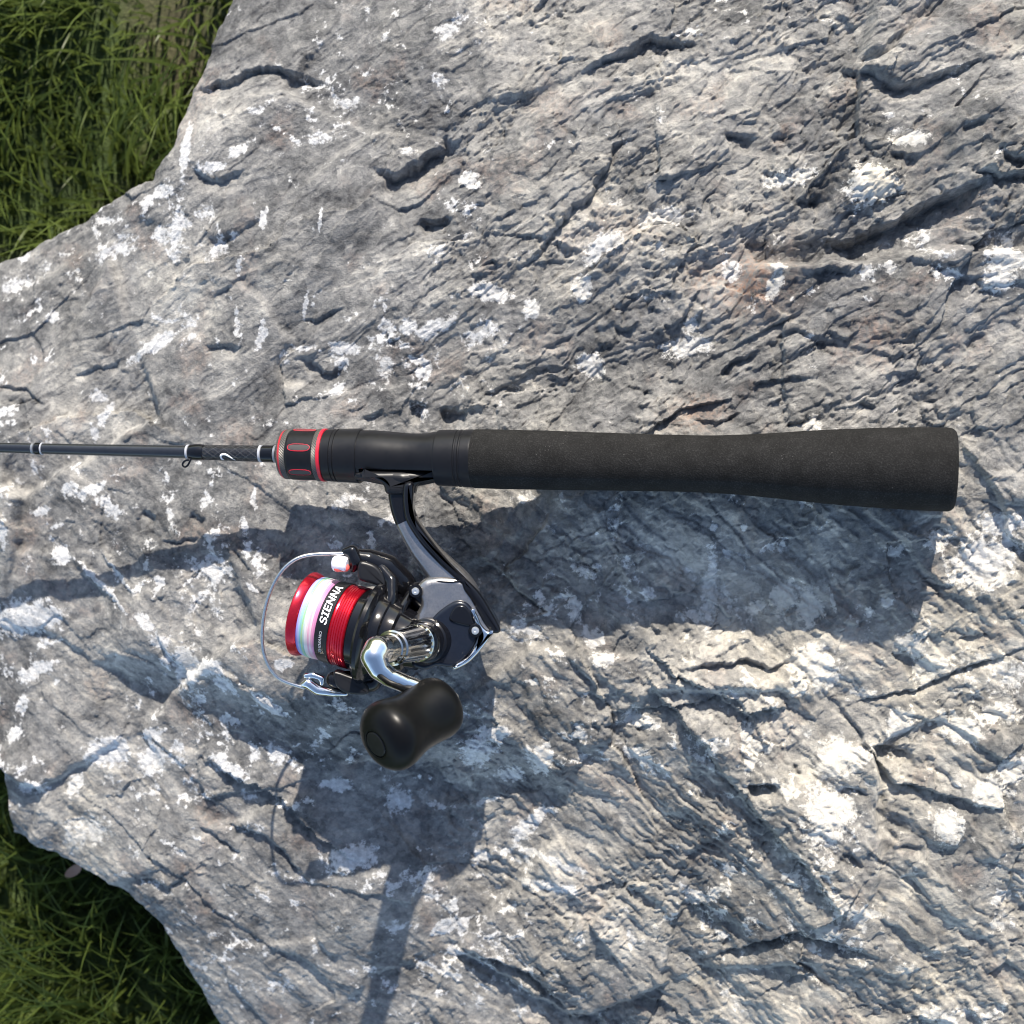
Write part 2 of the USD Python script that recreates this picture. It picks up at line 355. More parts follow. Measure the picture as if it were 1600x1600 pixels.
def ridged(x, y, o=4, seed=0, gain=0.5):
    s, a, t = 0, 1.0, 0
    for k in range(o):
        s = s + a * (1 - np.abs(pn(x * 2 ** k, y * 2 ** k, seed + k)) * 2); t += a; a *= gain
    return s / t
def sstep(x, a, b): t = np.clip((x - a) / (b - a), 0, 1); return t * t * (3 - 2 * t)

STEP = 0.53
def axis_coords(lo, hi, far_lo, far_hi):
    mid = np.arange(lo, hi, STEP)
    k = np.arange(1, 60)
    grow = STEP * np.cumsum(1.13 ** np.minimum(k, 30))
    a = lo - grow[grow < lo - far_lo]; b = hi + grow[grow < far_hi - hi]
    return np.r_[a[::-1], mid, b]
xs = axis_coords(-268, 236, -460, 470); ys = axis_coords(-262, 240, -480, 440)
X, Y = np.meshgrid(xs, ys, indexing='ij')
# broad shape: (pixel x, pixel y, height)
ctrl = [(1450, 735, -21), (1250, 730, -17), (1590, 700, -21), (1500, 990, -33), (1300, 960, -36), (1100, 900, -34), (1100, 650, -21), (900, 640, -26), (860, 762, -23), (950, 772, -16), (1100, 775, -13), (1250, 785, -15), (1400, 796, -18), (900, 900, -37),
        (700, 650, -31), (700, 800, -40), (580, 770, -40), (640, 960, -34), (560, 1000, -36), (760, 1020, -42), (1580, 220, -14), (1550, 420, -20), (1300, 250, -17), (1250, 480, -17), (1000, 250, -20), (1000, 450, -19), (800, 250, -28),
        (800, 480, -24), (620, 230, -40), (600, 420, -32), (450, 560, -39), (430, 330, -46), (330, 240, -54), (250, 420, -55), (100, 450, -70), (20, 560, -68), (200, 600, -56), (100, 700, -56), (300, 720, -46), (420, 760, -40),
        (30, 900, -64), (200, 900, -52), (350, 880, -44), (450, 930, -40), (300, 1050, -49), (430, 1060, -42), (100, 1100, -62), (250, 1180, -57), (60, 1270, -82), (180, 1330, -82), (400, 1200, -51), (430, 1330, -64), (300, 1380, -74),
        (560, 1150, -50), (620, 1300, -60), (560, 1390, -68), (760, 1150, -58), (800, 1350, -68), (950, 1150, -48), (960, 1330, -60), (1060, 1050, -38), (1120, 1180, -36), (1080, 1330, -56), (1180, 1340, -44), (1300, 1150, -38), (1300, 1350, -42),
        (1500, 1150, -36), (1580, 1350, -40), (1590, 1000, -31), (200, 1600, -130), (500, 1600, -112), (900, 1600, -92), (1300, 1600, -66), (1600, 1600, -60), (400, 50, -70), (800, 0, -52), (1200, 0, -36), (1600, 0, -30), (-100, 800, -80), (-80, 1200, -105)]
def slope(a, b, c):
    c = c * (1.0 if a > 600 else 0.82); z = c
    for _ in range(8): z = c + TILT * (at(a, b, z)[0] + 30)
    return at(a, b, z)
cp = np.array([slope(a, b, c) for a, b, c in ctrl])
far = np.array([[420, 200, -55], [430, -200, -75], [300, 380, -90], [-100, 400, -130], [250, -420, -130], [-100, -420, -190], [460, 420, -140], [460, -460, -160], [-440, 300, -190], [-440, -300, -220]])
far = far.astype(float); far[:, 2] += TILT * (far[:, 0] + 30); cp = np.vstack([cp, far])
rb = RBFInterpolator(cp[:, :2], cp[:, 2], kernel='thin_plate_spline', smoothing=15.0)
cx, cy = np.linspace(xs[0], xs[-1], 70), np.linspace(ys[0], ys[-1], 70)
CX, CY = np.meshgrid(cx, cy, indexing='ij')
Z0 = RegularGridInterpolator((cx, cy), rb(np.c_[CX.ravel(), CY.ravel()]).reshape(CX.shape), method='cubic')(np.stack([X, Y], -1))
PXg, PYg = 800 + FPX * X / (CAM_H - Z0), 800 - FPX * Y / (CAM_H - Z0)      # where each part of the rock lies in the photograph
# ragged coordinates for everything that breaks along grain
wx, wy = X + 5 * fb(X / 34, Y / 34, 4, 50) + 1.2 * fb(X / 6, Y / 6, 3, 55), Y + 5 * fb(X / 34 + 9, Y / 34, 4, 60) + 1.2 * fb(X / 6, Y / 6 + 7, 3, 65)

def facets(size, tilt, step, seed, ang=0.0, stretch=1.0, soft=0.35):
    r = np.random.default_rng(seed); c, s = math.cos(ang), math.sin(ang)
    ux, uy = (wx * c + wy * s) / stretch, (-wx * s + wy * c)
    n = int((1100 / size) ** 2 / stretch)
    sites = np.c_[r.uniform(-650 / stretch, 650 / stretch, n), r.uniform(-650, 650, n)] if True else 0
    n = len(sites)
    g_, h_ = r.normal(0, tilt, (n, 2)), r.normal(0, step, n)
    idx = cKDTree(sites).query(np.c_[ux.ravel(), uy.ravel()], workers=-1)[1].reshape(X.shape)
    z = h_[idx] + g_[idx, 0] * (ux - sites[idx, 0]) + g_[idx, 1] * (uy - sites[idx, 1])
    return (gaussian_filter(z, soft) if soft else z), idx

right = sstep(PXg, 520, 900)                      # the right two thirds are rougher
top = sstep(PYg, 760, 600); low = sstep(PYg, 880, 1050)
A1, A2 = math.radians(33), math.radians(-40)      # lie of the grain in the upper and in the lower part
def lean(a, sx, sy): return (wx * math.cos(a) + wy * math.sin(a)) / sx, (-wx * math.sin(a) + wy * math.cos(a)) / sy
f0, i0 = facets(95, 0.09, 1.6, 10, A1, 1.6, 14.0)
f1, i1 = facets(46, 0.13, 0.9, 11, A1, 1.7, 2.0)
f2, i2 = facets(20, 0.17, 0.9, 12, A1, 1.8)
f3, i3 = facets(8.5, 0.20, 0.42, 13, A1, 1.7, 0.4)
f2b, i2b = facets(22, 0.17, 0.9, 22, A2, 1.9)
f3b, i3b = facets(8.0, 0.20, 0.42, 23, A2, 1.8, 0.4)
f4, i4 = facets(3.6, 0.22, 0.17, 14, 0.3, 1.3, 0.3)
lo = 1 - top
rough = 0.45 + 0.55 * right
f5, i5 = facets(1.9, 0.25, 0.10, 15, 0.6, 1.3, 0.0)
calm = 0.42 + 0.58 * sstep(fb(X / 48, Y / 48, 3, 300), -0.12, 0.22)          # smooth slabs between broken areas
Z = Z0 + 0.8 * f0 + f1 * 0.6 + rough * ((0.4 * f2 + 0.4 * calm * f3) * top + (0.4 * f2b + 0.4 * calm * f3b) * lo) + calm * (0.8 * f4 + f5) * (0.35 + 0.4 * right + 0.35 * right * top)
a, b = lean(A1, 26, 6); gr1 = ridged(a, b, 4, 70)
a, b = lean(A2, 24, 5.5); gr2 = ridged(a, b, 4, 80)
def terrace(q, st, sharp=0.82):
    q = q / st; b_ = np.floor(q); return st * (b_ + 0.25 * (q - b_) + 0.75 * sstep(q - b_, sharp, 1.0))
ea, eb = lean(A1, 62, 17); ec, ed = lean(A2, 62, 17); fa, fb_ = lean(A1, 20, 7); fc, fd = lean(A2, 20, 7); ha, hb = lean(A1, 8, 3.2); hc, hd2 = lean(A2, 8, 3.2)
Z += rough * (terrace(5.5 * fb(ea, eb, 5, 200, .45), 1.1, .88) * top + terrace(5.5 * fb(ec, ed, 5, 210, .45), 1.1, .88) * lo)
Z += rough * calm * 0.55 * (terrace(3.0 * fb(fa, fb_, 4, 220), 0.45) * top + terrace(3.0 * fb(fc, fd, 4, 230), 0.45) * lo)
Z += (0.3 + 0.7 * right) * 0.38 * calm * (terrace(1.3 * fb(ha, hb, 4, 240, .6), 0.24) * top + terrace(1.3 * fb(hc, hd2, 4, 250, .6), 0.24) * lo)
Z += rough * (0.2 * gr1 * top + 0.35 * gr2 * lo)
Z += 2.0 * fb(X / 60, Y / 60, 3, 90) + (0.10 + 0.14 * right) * calm * fb(X / 4, Y / 4, 4, 95, 0.7)
grit = fb(X / 2.2, Y / 2.2, 2, 99)
gritmask = sstep(fb(X / 40, Y / 40, 3, 101), -0.1, 0.25) * (0.25 + 0.75 * right)
Z += (0.35 + 0.4 * top * right) * gritmask * (0.4 + 0.6 * calm) * grit
# dark shaded slope at the lower right is coarse along the grain
coarse = np.exp(-(((PXg - 1090) * .75 + (PYg - 1290) * .3) / 95) ** 2 - ((PYg - 1280) / 130) ** 2)
a, b = lean(A2, 14, 3.0); Z += 2.2 * coarse * ridged(a, b, 3, 84)

jx, jy = PXg + 11 * fb(X / 9, Y / 9, 5, 110, .62), PYg + 11 * fb(X / 9 + 5, Y / 9, 5, 115, .62)
def seg_dist(pts):
    pts = np.asarray(pts, float); d = np.full(X.shape, 1e9)
    x0, y0 = pts.min(0) - 130; x1, y1 = pts.max(0) + 130
    sel = np.nonzero((jx > x0) & (jx < x1) & (jy > y0) & (jy < y1)); qx, qy = jx[sel], jy[sel]; dd = np.full(len(qx), 1e9); along = np.zeros(len(qx)); side = np.zeros(len(qx))
    L_ = np.r_[0, np.cumsum(np.linalg.norm(np.diff(pts, axis=0), axis=1))]
    for k in range(len(pts) - 1):
        p, q = pts[k], pts[k + 1]; e = q - p; l2 = (e ** 2).sum()
        t = np.clip(((qx - p[0]) * e[0] + (qy - p[1]) * e[1]) / l2, 0, 1)
        ex, ey = qx - p[0] - t * e[0], qy - p[1] - t * e[1]; dn = np.hypot(ex, ey); m = dn < dd
        dd[m] = dn[m]; along[m] = (L_[k] + t[m] * math.sqrt(l2)) / L_[-1]; side[m] = np.sign(e[0] * ey[m] - e[1] * ex[m])
    return sel, dd, along, side
def groove(pts, w, depth):
    sel, d, al, sd = seg_dist(pts)
    taper = np.clip(np.minimum(al, 1 - al) * 5, 0.15, 1)
    if depth < 0:
        Z[sel] -= 0.75 * depth * taper * np.clip(1 - (d / (w * (0.5 + 0.5 * taper))) ** 1.5, 0, None) ** 0.8; return
    order = np.sign(pts[-1][0] - pts[0][0]) or 1
    below = sd * order > 0                      # a broken step: steep on the upper side, a ramp below
    Z[sel] -= (0.72 if depth < 5.2 else 0.98) * depth * taper * np.where(below, np.clip(1 - d / (w * (0.6 + 1.6 * taper)), 0, 1) ** 1.2, np.clip(1 - d / (w * 0.45), 0, 1))
def ledge(pts, w, h):
    """rock on the left of the line (in the picture, walking along it) stands h above the right side, fading over w pixels"""
    sel, d, al, sd = seg_dist(pts)
    taper = np.clip(np.minimum(al, 1 - al) * 5, 0, 1)
    Z[sel] += np.where(sd < 0, 1, 0) * h * taper * np.clip(1 - d / w, 0, 1) - np.where(sd >= 0, 0.35, 0) * h * taper * np.clip(1 - d / (w * .6), 0, 1)
def mound(cx_, cy_, rx, ry, ang, h, p=2.0):
    c, s = math.cos(math.radians(ang)), math.sin(math.radians(ang))
    u, v = ((jx - cx_) * c + (jy - cy_) * s) / rx, (-(jx - cx_) * s + (jy - cy_) * c) / ry
    Z[:] += h * np.clip(1 - (u * u + v * v) ** (p / 2), 0, None)

for pts, w, d in [
    ([(302, 262), (322, 284), (350, 284), (390, 270)], 12, 5.0), ([(702, 205), (692, 232), (655, 258), (612, 282), (585, 268)], 17, 10),
    ([(650, 350), (680, 346), (706, 340)], 12, 7), ([(470, 560), (495, 570), (500, 582), (522, 582), (542, 564)], 10, 5), ([(640, 632), (665, 640)], 16, 6), ([(690, 640), (730, 645)], 20, 7),
    ([(-20, 605), (30, 605), (55, 622), (20, 632), (-20, 622)], 8, 4), ([(110, 590), (160, 575), (200, 560)], 7, 2.5), ([(335, 470), (380, 440), (400, 432)], 8, 3), ([(320, 545), (350, 545), (380, 545)], 9, 4),
    ([(540, 480), (500, 500), (470, 505)], 8, 3), ([(1012, 205), (962, 226), (946, 262), (932, 296), (900, 322), (872, 352), (832, 402), (812, 416)], 11, 5.5),
    ([(1620, 270), (1562, 284), (1545, 271), (1515, 272)], 10, 7), ([(1555, 284), (1500, 300), (1450, 322), (1402, 346), (1360, 366), (1320, 380), (1285, 380)], 22, 13), ([(1620, 250), (1580, 255), (1560, 240)], 9, 6),
    ([(1130, 207), (1190, 208)], 11, 6), ([(1392, 240), (1445, 243)], 10, 5), ([(1250, 312), (1292, 304)], 10, 5), ([(1265, 428), (1335, 424)], 12, 5), ([(1122, 592), (1150, 566), (1188, 550)], 10, 6), ([(1190, 545), (1240, 520), (1300, 530)], 8, 3),
    ([(1270, 530), (1320, 540)], 12, 5), ([(960, 515), (990, 515)], 10, 4), ([(1080, 655), (1120, 665), (1160, 645)], 9, 4), ([(1340, 630), (1365, 640)], 9, 4), ([(1500, 540), (1540, 525)], 10, 4), ([(1230, 670), (1262, 648)], 7, 4), ([(1400, 400), (1480, 430), (1570, 470)], 14, 4),
    ([(1055, 1046), (1100, 1040), (1160, 1030), (1200, 1046), (1245, 1024)], 13, 6), ([(1108, 1024), (1140, 1004), (1170, 996)], 6, -2.5), ([(1438, 902), (1460, 914), (1492, 914)], 7, 4), ([(1500, 996), (1560, 990)], 8, 4),
    ([(1620, 1010), (1530, 1040), (1480, 1056), (1430, 1078), (1380, 1088), (1320, 1102)], 6, 5), ([(1360, 1168), (1420, 1180), (1430, 1196)], 12, 6), ([(1160, 1226), (1218, 1230)], 15, 8), ([(1310, 1228), (1360, 1240)], 9, 4),
    ([(1240, 1190), (1255, 1208)], 6, 3), ([(1310, 1325), (1345, 1352)], 10, 5), ([(1400, 1325), (1450, 1325)], 9, 4), ([(1460, 1200), (1500, 1235)], 9, 3.5), ([(1420, 1360), (1440, 1400)], 10, 5),
    ([(245, 985), (275, 1035), (310, 1092)], 6, 3.0), ([(110, 872), (160, 915), (205, 955)], 8, -3.0), ([(158, 858), (190, 895), (215, 935)], 5, -2.2), ([(340, 1040), (400, 1085), (455, 1130)], 9, -4),
    ([(330, 1290), (370, 1300), (412, 1312), (442, 1338), (485, 1395)], 9, 4.5), ([(308, 1292), (340, 1320), (372, 1340)], 6, 3.5), ([(200, 1368), (262, 1388), (302, 1362)], 9, 4), ([(225, 795), (245, 815)], 12, 4), ([(300, 800), (325, 820)], 14, 4),
    ([(255, 842), (285, 848), (320, 838)], 6, 3), ([(370, 855), (400, 895)], 7, 2.5), ([(30, 840), (20, 900)], 8, 2.5), ([(880, 1020), (930, 1075), (960, 1120)], 9, 4), ([(1000, 960), (1035, 1000)], 8, 3), ([(940, 1130), (990, 1150)], 9, 3),
    ([(770, 1240), (800, 1250), (850, 1300)], 6, 2), ([(900, 1150), (915, 1190)], 9, 3), ([(850, 545), (900, 520)], 8, 3), ([(560, 660), (600, 640)], 9, 3), ([(750, 620), (790, 600), (830, 610)], 8, 3), ([(1500, 200), (1540, 190)], 10, 5), ([(300, 150), (420, 110), (520, 140)], 12, 6), ([(900, 120), (1020, 60), (1100, 70)], 14, 7), ([(1300, 100), (1420, 130), (1550, 90)], 13, 7), ([(700, 1480), (820, 1520), (900, 1590)], 12, 6), ([(1100, 1500), (1250, 1460), (1380, 1500)], 12, 6)]:
    groove(pts, w, d)
for pts, w, h in [
    ([(600, 300), (560, 330), (500, 340), (470, 350)], 60, 3), ([(1000, 1000), (1050, 1052), (1110, 1078), (1160, 1112), (1240, 1104)], 60, 4.0), ([(300, 1185), (380, 1226), (432, 1248), (490, 1306), (560, 1350)], 60, 4.5),
    ([(1000, 1040), (1060, 1120), (1150, 1232), (1260, 1360), (1330, 1450)], 110, 5), ([(880, 470), (920, 420), (1000, 360), (1090, 330)], 70, -3.5), ([(1180, 400), (1240, 420), (1300, 400)], 50, -3), ([(470, 1020), (410, 1000), (360, 1010)], 50, 3),
    ([(860, 800), (820, 860), (780, 900)], 40, 3), ([(990, 690), (1060, 640), (1150, 620)], 50, 3), ([(300, 690), (200, 640), (100, 650), (0, 690)], 70, 4), ([(480, 300), (430, 390), (300, 420), (240, 480)], 60, 3)]:
    ledge(pts, w, h)
mound(365, 350, 62, 22, -27, 4.5); mound(1360, 285, 60, 42, -20, 4); mound(940, 390, 70, 35, -35, 3); mound(545, 1345, 40, 25, -20, 2.5); mound(1250, 1050, 60, 45, 0, 3.5); mound(1110, 920, 18, 70, 5, 2); mound(770, 1150, 45, 35, 0, 2.5); mound(1530, 1160, 70, 45, 0, 4); mound(600, 850, 90, 50, 20, 3); mound(870, 840, 60, 40, 0, 2); mound(40, 965, 80, 35, -10, 1.5); mound(1480, 1290, 40, 40, 0, 4)
# keep the rock under the rod and the reel
ta = (X - ORG[0]) / ud[0]; AY, AZ = ORG[1] + ta * ud[1], ORG[2] + ta * ud[2]
rad = np.interp(X, [-60, -40, 65, 80, 120, 140, 174, 180], [10, 11, 11, 11.5, 13, 15.5, 16, 16])
dy_ = np.abs(Y - AY)
cap = np.where((X > -160) & (X < 176) & (dy_ < rad), AZ - np.sqrt(np.maximum(rad ** 2 - dy_ ** 2, 0)) - 0.3, 500)
Z = np.minimum(Z, cap)
reel = sstep(np.hypot((X + 52) / 38, (Y + 46) / 32), 1.1, 0.85)
Z = Z - reel * np.maximum(Z + 27.0, 0)
# outline against the grass
edge_px = [(395, -80), (355, 20), (315, 120), (278, 200), (272, 228), (258, 246), (244, 266), (238, 284), (216, 286), (182, 308), (150, 328), (122, 346), (90, 360), (62, 372), (40, 388), (22, 396), (0, 402), (-60, 430), (-110, 560), (-130, 800), (-100, 1000), (-40, 1130), (0, 1205), (8, 1240), (12, 1275), (16, 1304), (40, 1316), (62, 1326), (84, 1334), (104, 1348), (128, 1362), (150, 1374), (172, 1388), (196, 1402), (250, 1450), (300, 1530), (340, 1600), (400, 1720)]
oz = rb(np.array([at(a, b, -75)[:2] for a, b in edge_px]))
oxy = np.array([at(a, b, c)[:2] for (a, b), c in zip(edge_px, oz)])
oxy = np.array([at(a, b, c)[:2] for (a, b), c in zip(edge_px, rb(oxy))])
ring = np.vstack([oxy, [(-60, -430), (150, -440), (380, -400), (430, -100), (440, 150), (380, 370), (150, 410), (-60, 380)]])
poly = Polygon(ring).buffer(0)
inside = shapely.contains_xy(poly, X, Y)
sd = np.full(X.shape, 1e9)
for k in range(len(ring)):
    p, q = ring[k], ring[(k + 1) % len(ring)]; e = q - p; t = np.clip(((X - p[0]) * e[0] + (Y - p[1]) * e[1]) / (e @ e), 0, 1)
    sd = np.minimum(sd, np.hypot(X - p[0] - t * e[0], Y - p[1] - t * e[1]))
sd = np.where(inside, -sd, sd) + 1.6 * fb(X / 9, Y / 9, 4, 130)
Z -= 4.0 * np.clip(1 + sd / 14, 0, 1) ** 2 * (sd < 0) + (sd >= 0) * (4 + 4.0 * sd)
Z = np.maximum(Z, GROUND - 30)

# colour masks that belong to the stone itself: (cx, cy, rx, ry, angle, strength)
calc = np.zeros(X.shape); cream = np.zeros(X.shape)
white = [(295, 240, 8, 48, 4, 1), (330, 266, 24, 8, 0, 1), (378, 240, 26, 8, -30, .9), (160, 345, 16, 8, 0, .8), (290, 350, 15, 10, 20, .9), (250, 365, 20, 14, 0, .7), (415, 345, 5, 18, 12, 1), (380, 420, 6, 18, 10, .8), (245, 540, 48, 8, -30, .9), (412, 525, 7, 22, 12, 1), (375, 510, 6, 28, -5, .8),
    (82, 495, 12, 10, 0, .9), (540, 545, 28, 12, 0, .8), (480, 545, 22, 8, 10, .7), (640, 507, 13, 14, 0, 1), (680, 510, 36, 11, -28, 1), (765, 456, 32, 18, 0, 1), (735, 280, 22, 14, 0, .8), (750, 520, 30, 20, -40, .6), (150, 620, 14, 10, 0, .9), (160, 650, 8, 20, 20, .9), (145, 680, 8, 16, 10, .8), (260, 500, 20, 5, 0, .8), (505, 345, 4, 20, 5, .7), (480, 480, 5, 25, 10, .6), (600, 570, 20, 25, 0, .6), (640, 240, 15, 10, 0, .5),
    (1365, 290, 42, 36, 0, .85), (1425, 213, 32, 16, 0, .7), (908, 450, 14, 24, 0, .9), (940, 385, 38, 20, -35, .8), (1035, 335, 36, 16, -10, .7), (1080, 505, 16, 14, 0, .9), (1075, 540, 44, 18, -10, .7), (925, 570, 22, 22, 0, .75), (830, 485, 14, 20, 0, .7), (1212, 440, 14, 38, 20, .75), (1560, 410, 36, 55, 0, .55), (1480, 432, 18, 10, 0, .7), (1150, 420, 20, 20, 0, .4), (1270, 660, 20, 15, 0, .5), (1240, 270, 60, 15, -10, .4),
    (110, 765, 14, 14, 0, 1), (172, 790, 24, 12, 45, 1), (140, 768, 26, 8, -20, .9), (35, 965, 62, 28, -8, 1), (12, 830, 10, 26, 0, .9), (95, 868, 14, 20, 0, .8), (60, 800, 16, 8, 0, .7), (230, 970, 22, 10, 40, .9), (55, 1048, 36, 12, -25, 1), (295, 1045, 22, 38, 0, .95), (330, 1040, 26, 16, 0, .8), (255, 1000, 18, 10, 40, .9), (345, 1065, 20, 10, 45, .9), (165, 1180, 34, 26, 0, .8), (130, 1300, 42, 28, 0, .45), (230, 1195, 28, 28, 0, .7), (365, 1212, 16, 16, 30, .9), (425, 1100, 34, 8, 40, .9), (545, 1345, 36, 20, -28, 1.1), (385, 822, 6, 14, 0, .8), (400, 780, 5, 22, 0, .7), (250, 912, 7, 20, 10, .8), (233, 885, 5, 6, 0, 1), (20, 1150, 14, 14, 0, .8), (50, 1230, 24, 14, 0, .6), (160, 915, 62, 4, 44, .9), (188, 898, 46, 3, 52, .8), (400, 915, 16, 3, 45, .8), (190, 1370, 16, 5, 0, .5), (30, 1105, 10, 20, 0, .6), (450, 1035, 14, 12, 0, .7), (110, 1230, 14, 20, 0, .6),
    (845, 1180, 22, 26, -10, .85), (745, 1165, 26, 32, 10, .8), (770, 1140, 28, 14, 0, .8), (800, 1210, 24, 12, 15, .85), (622, 1255, 20, 22, 0, .85), (520, 1230, 26, 10, 0, .7), (760, 1254, 22, 5, -10, .7), (690, 1262, 26, 5, 10, .7), (840, 1280, 34, 14, -30, .75), (815, 1300, 20, 24, 20, .65), (860, 1345, 52, 8, 20, .75), (755, 1345, 16, 10, 20, .85), (850, 1385, 60, 10, 10, .6), (1110, 920, 14, 62, 5, 1), (1085, 960, 26, 12, 0, .7), (1228, 930, 24, 22, 0, .9), (1260, 950, 22, 34, 0, .95), (1265, 1040, 48, 34, 0, .9), (1240, 1074, 14, 12, 0, .9), (1405, 1130, 20, 26, 30, 1), (1540, 880, 58, 44, -30, .85), (1470, 850, 26, 22, 0, .7), (1560, 820, 30, 24, 0, .7), (1310, 1180, 40, 30, -20, .85), (1290, 1270, 50, 56, 20, .7), (1478, 1292, 22, 28, 20, .95), (1550, 1240, 36, 24, 0, .9), (1500, 1140, 30, 24, 0, .8), (1560, 1115, 36, 16, 0, .8), (1580, 1200, 26, 26, 0, .7), (1230, 1230, 16, 10, 0, .9), (1420, 1000, 26, 22, 0, .65), (1350, 1080, 24, 8, 0, .7), (930, 1000, 14, 16, 0, .7), (1010, 1130, 26, 10, 25, .7), (940, 1030, 24, 14, 0, .5), (1010, 930, 10, 12, 0, .5), (1000, 1180, 40, 14, 30, .6), (1100, 1190, 40, 5, 35, .5), (1165, 825, 6, 6, 0, 1.1), (1115, 825, 6, 5, 0, 1), (1140, 865, 6, 6, 0, 1), (1395, 860, 22, 12, 0, .6), (1300, 940, 5, 24, -15, .7), (820, 780, 20, 12, 0, .6), (1380, 940, 10, 8, 0, .8)]
veins = ridged(wx / 30, wy / 22, 3, 140) ; spots = fb(wx / 11, wy / 11, 5, 150, 0.6); zone = fb(X / 75, Y / 75, 2, 160)
for cx_, cy_, rx, ry, ang, s_ in white:
    c, s = math.cos(math.radians(ang)), math.sin(math.radians(ang))
    sel = np.nonzero((np.abs(jx - cx_) < 2.2 * max(rx, ry) + 4) & (np.abs(jy - cy_) < 2.2 * max(rx, ry) + 4)); qx, qy = jx[sel] + 5 * 0, jy[sel]
    u, v = ((qx - cx_) * c + (qy - cy_) * s) / rx, (-(qx - cx_) * s + (qy - cy_) * c) / ry
    val = (0.62 + 0.38 * s_) * (0.86 + 0.5 * spots[sel]) * np.clip(1.2 - 0.62 * np.sqrt(u * u + v * v), 0, 1)
    calc[sel] = np.maximum(calc[sel], val)
left = sstep(PXg, 800, 300)
calc = np.maximum(calc, np.clip(0.07 + 0.9 * spots + 0.45 * zone + 0.15 * left + 0.15 * low * right, 0, 0.66))
calc = np.maximum(calc, np.clip((veins - 0.87) * 7, 0, 0.8) * sstep(zone, -0.05, 0.25) * (0.5 + 0.5 * left))
lr = sstep(PXg, 900, 1300) * sstep(PYg, 820, 950)
cream[:] = np.clip(0.22 * right + 0.28 * lr + 0.5 * np.exp(-((PXg - 1380) / 50) ** 2 - ((PYg - 285) / 45) ** 2) + 0.35 * np.exp(-((PXg - 140) / 60) ** 2 - ((PYg - 1300) / 50) ** 2) + 0.4 * fb(X / 30, Y / 30, 3, 170), 0, 0.8)
rust = 1.0 * np.exp(-((jx - 1170) / 60) ** 2 - ((jy - 440) / 50) ** 2) + 0.5 * np.exp(-((jx - 1080) / 40) ** 2 - ((jy - 650) / 25) ** 2) + 0.35 * np.exp(-((jx - 1370) / 40) ** 2 - ((jy - 520) / 40) ** 2) + 0.22 * sstep(fb(X / 25, Y / 25, 3, 180), 0.15, 0.4)
pick = lambda idx, seed: np.random.default_rng(seed).uniform(-1, 1, 200000)[idx % 200000]
flake = fb(wx / 14, wy / 9, 5, 310, .65); tone = 0.50 + 0.42 * flake + 0.46 * fb(wx / 55, wy / 40, 4, 190) + 0.10 * pick(i1, 1) + 0.07 * np.where(top > .5, pick(i2, 2), pick(i2b, 3)) + 0.05 * np.where(top > .5, pick(i3, 4), pick(i3b, 5)) + 0.13 * lr + 0.07 * right - 0.05 * top + 0.03 * left
nx_, ny_ = X.shape
V = np.stack([X, Y, Z], -1).reshape(-1, 3)
ii, jj = np.meshgrid(np.arange(nx_ - 1), np.arange(ny_ - 1), indexing='ij'); k0 = ii * ny_ + jj
F = np.stack([k0, k0 + ny_, k0 + ny_ + 1, k0 + 1], -1).reshape(-1, 4)
bl = thing('boulder', 'large grey limestone boulder with white calcite veins under the fishing rod', 'boulder', (0, 0, -60))
bm = obj('rock_surface', (V, F), 'limestone', bl, smooth=True)
pv = UsdGeom.PrimvarsAPI(UsdGeom.Mesh(bm))
for nm, arr in (('tone', tone), ('calcite', calc), ('rust', rust), ('cream', cream)):
    pv.CreatePrimvar(nm, Sdf.ValueTypeNames.FloatArray, 'vertex').Set(Vt.FloatArray.FromNumpy(arr.reshape(-1).astype(np.float32)))
zat = RegularGridInterpolator((xs, ys), Z, bounds_error=False, fill_value=GROUND)

# ------------------------------------------------------------------ grass beside the boulder
def grass_mesh(n, seed):
    r = np.random.default_rng(seed)
    gx, gy = r.uniform(-560, -60, n), r.uniform(-520, 520, n)
    keep = (zat(np.c_[gx, gy]) < GROUND + 15) & (gx > -560)
    gx, gy = gx[keep], gy[keep]; n = len(gx)
    clump = meshkit.noise(np.stack([gx / 45, gy / 45, 0 * gx], -1), 5)
    bare = meshkit.noise(np.stack([gx / 60 + 30, gy / 60, 0 * gx], -1), 9)
    ln = r.uniform(24, 66, n) * (0.5 + 0.9 * clump); ln *= np.where(bare > 0.72, 0.35, 1)
    wd = r.uniform(0.9, 2.6, n); az = 2.2 * np.pi * meshkit.noise(np.stack([gx / 90, gy / 90, 0 * gx], -1), 3) + r.normal(0, 0.9, n); lean_ = np.abs(r.normal(0.55, 0.35, n))
    d = np.stack([np.cos(az), np.sin(az)], 1); sdv = np.stack([-d[:, 1], d[:, 0]], 1)
    sdv3 = np.c_[sdv, np.zeros(n)]
    S = 5; V, al = [], []
    pos = np.stack([gx, gy, np.full(n, GROUND - 4.0)], 1)
    for k in range(S):
        t = k / (S - 1); ang = lean_ * (0.25 + 1.6 * t)
        w = wd * (1 - t ** 1.8) + 0.06
        twist = 0.5 * np.sin(3 * t + az)[:, None]
        sv = sdv3 + np.c_[0 * az, 0 * az, np.ones(n)] * twist
        V += [pos - sv * (w / 2)[:, None], pos + sv * (w / 2)[:, None]]; al += [np.full(n, t)] * 2
        pos = pos + np.c_[d * np.sin(ang)[:, None], np.cos(ang)] * (ln / (S - 1))[:, None]
    V = np.stack(V, 1).reshape(-1, 3); al = np.stack(al, 1).reshape(-1); base = np.arange(n)[:, None] * 2 * S
    F = np.vstack([base + np.array([2 * k, 2 * k + 1, 2 * k + 3, 2 * k + 2]) for k in range(S - 1)])
    return V, F, al
gv, gfc, gal = grass_mesh(36000, 31)
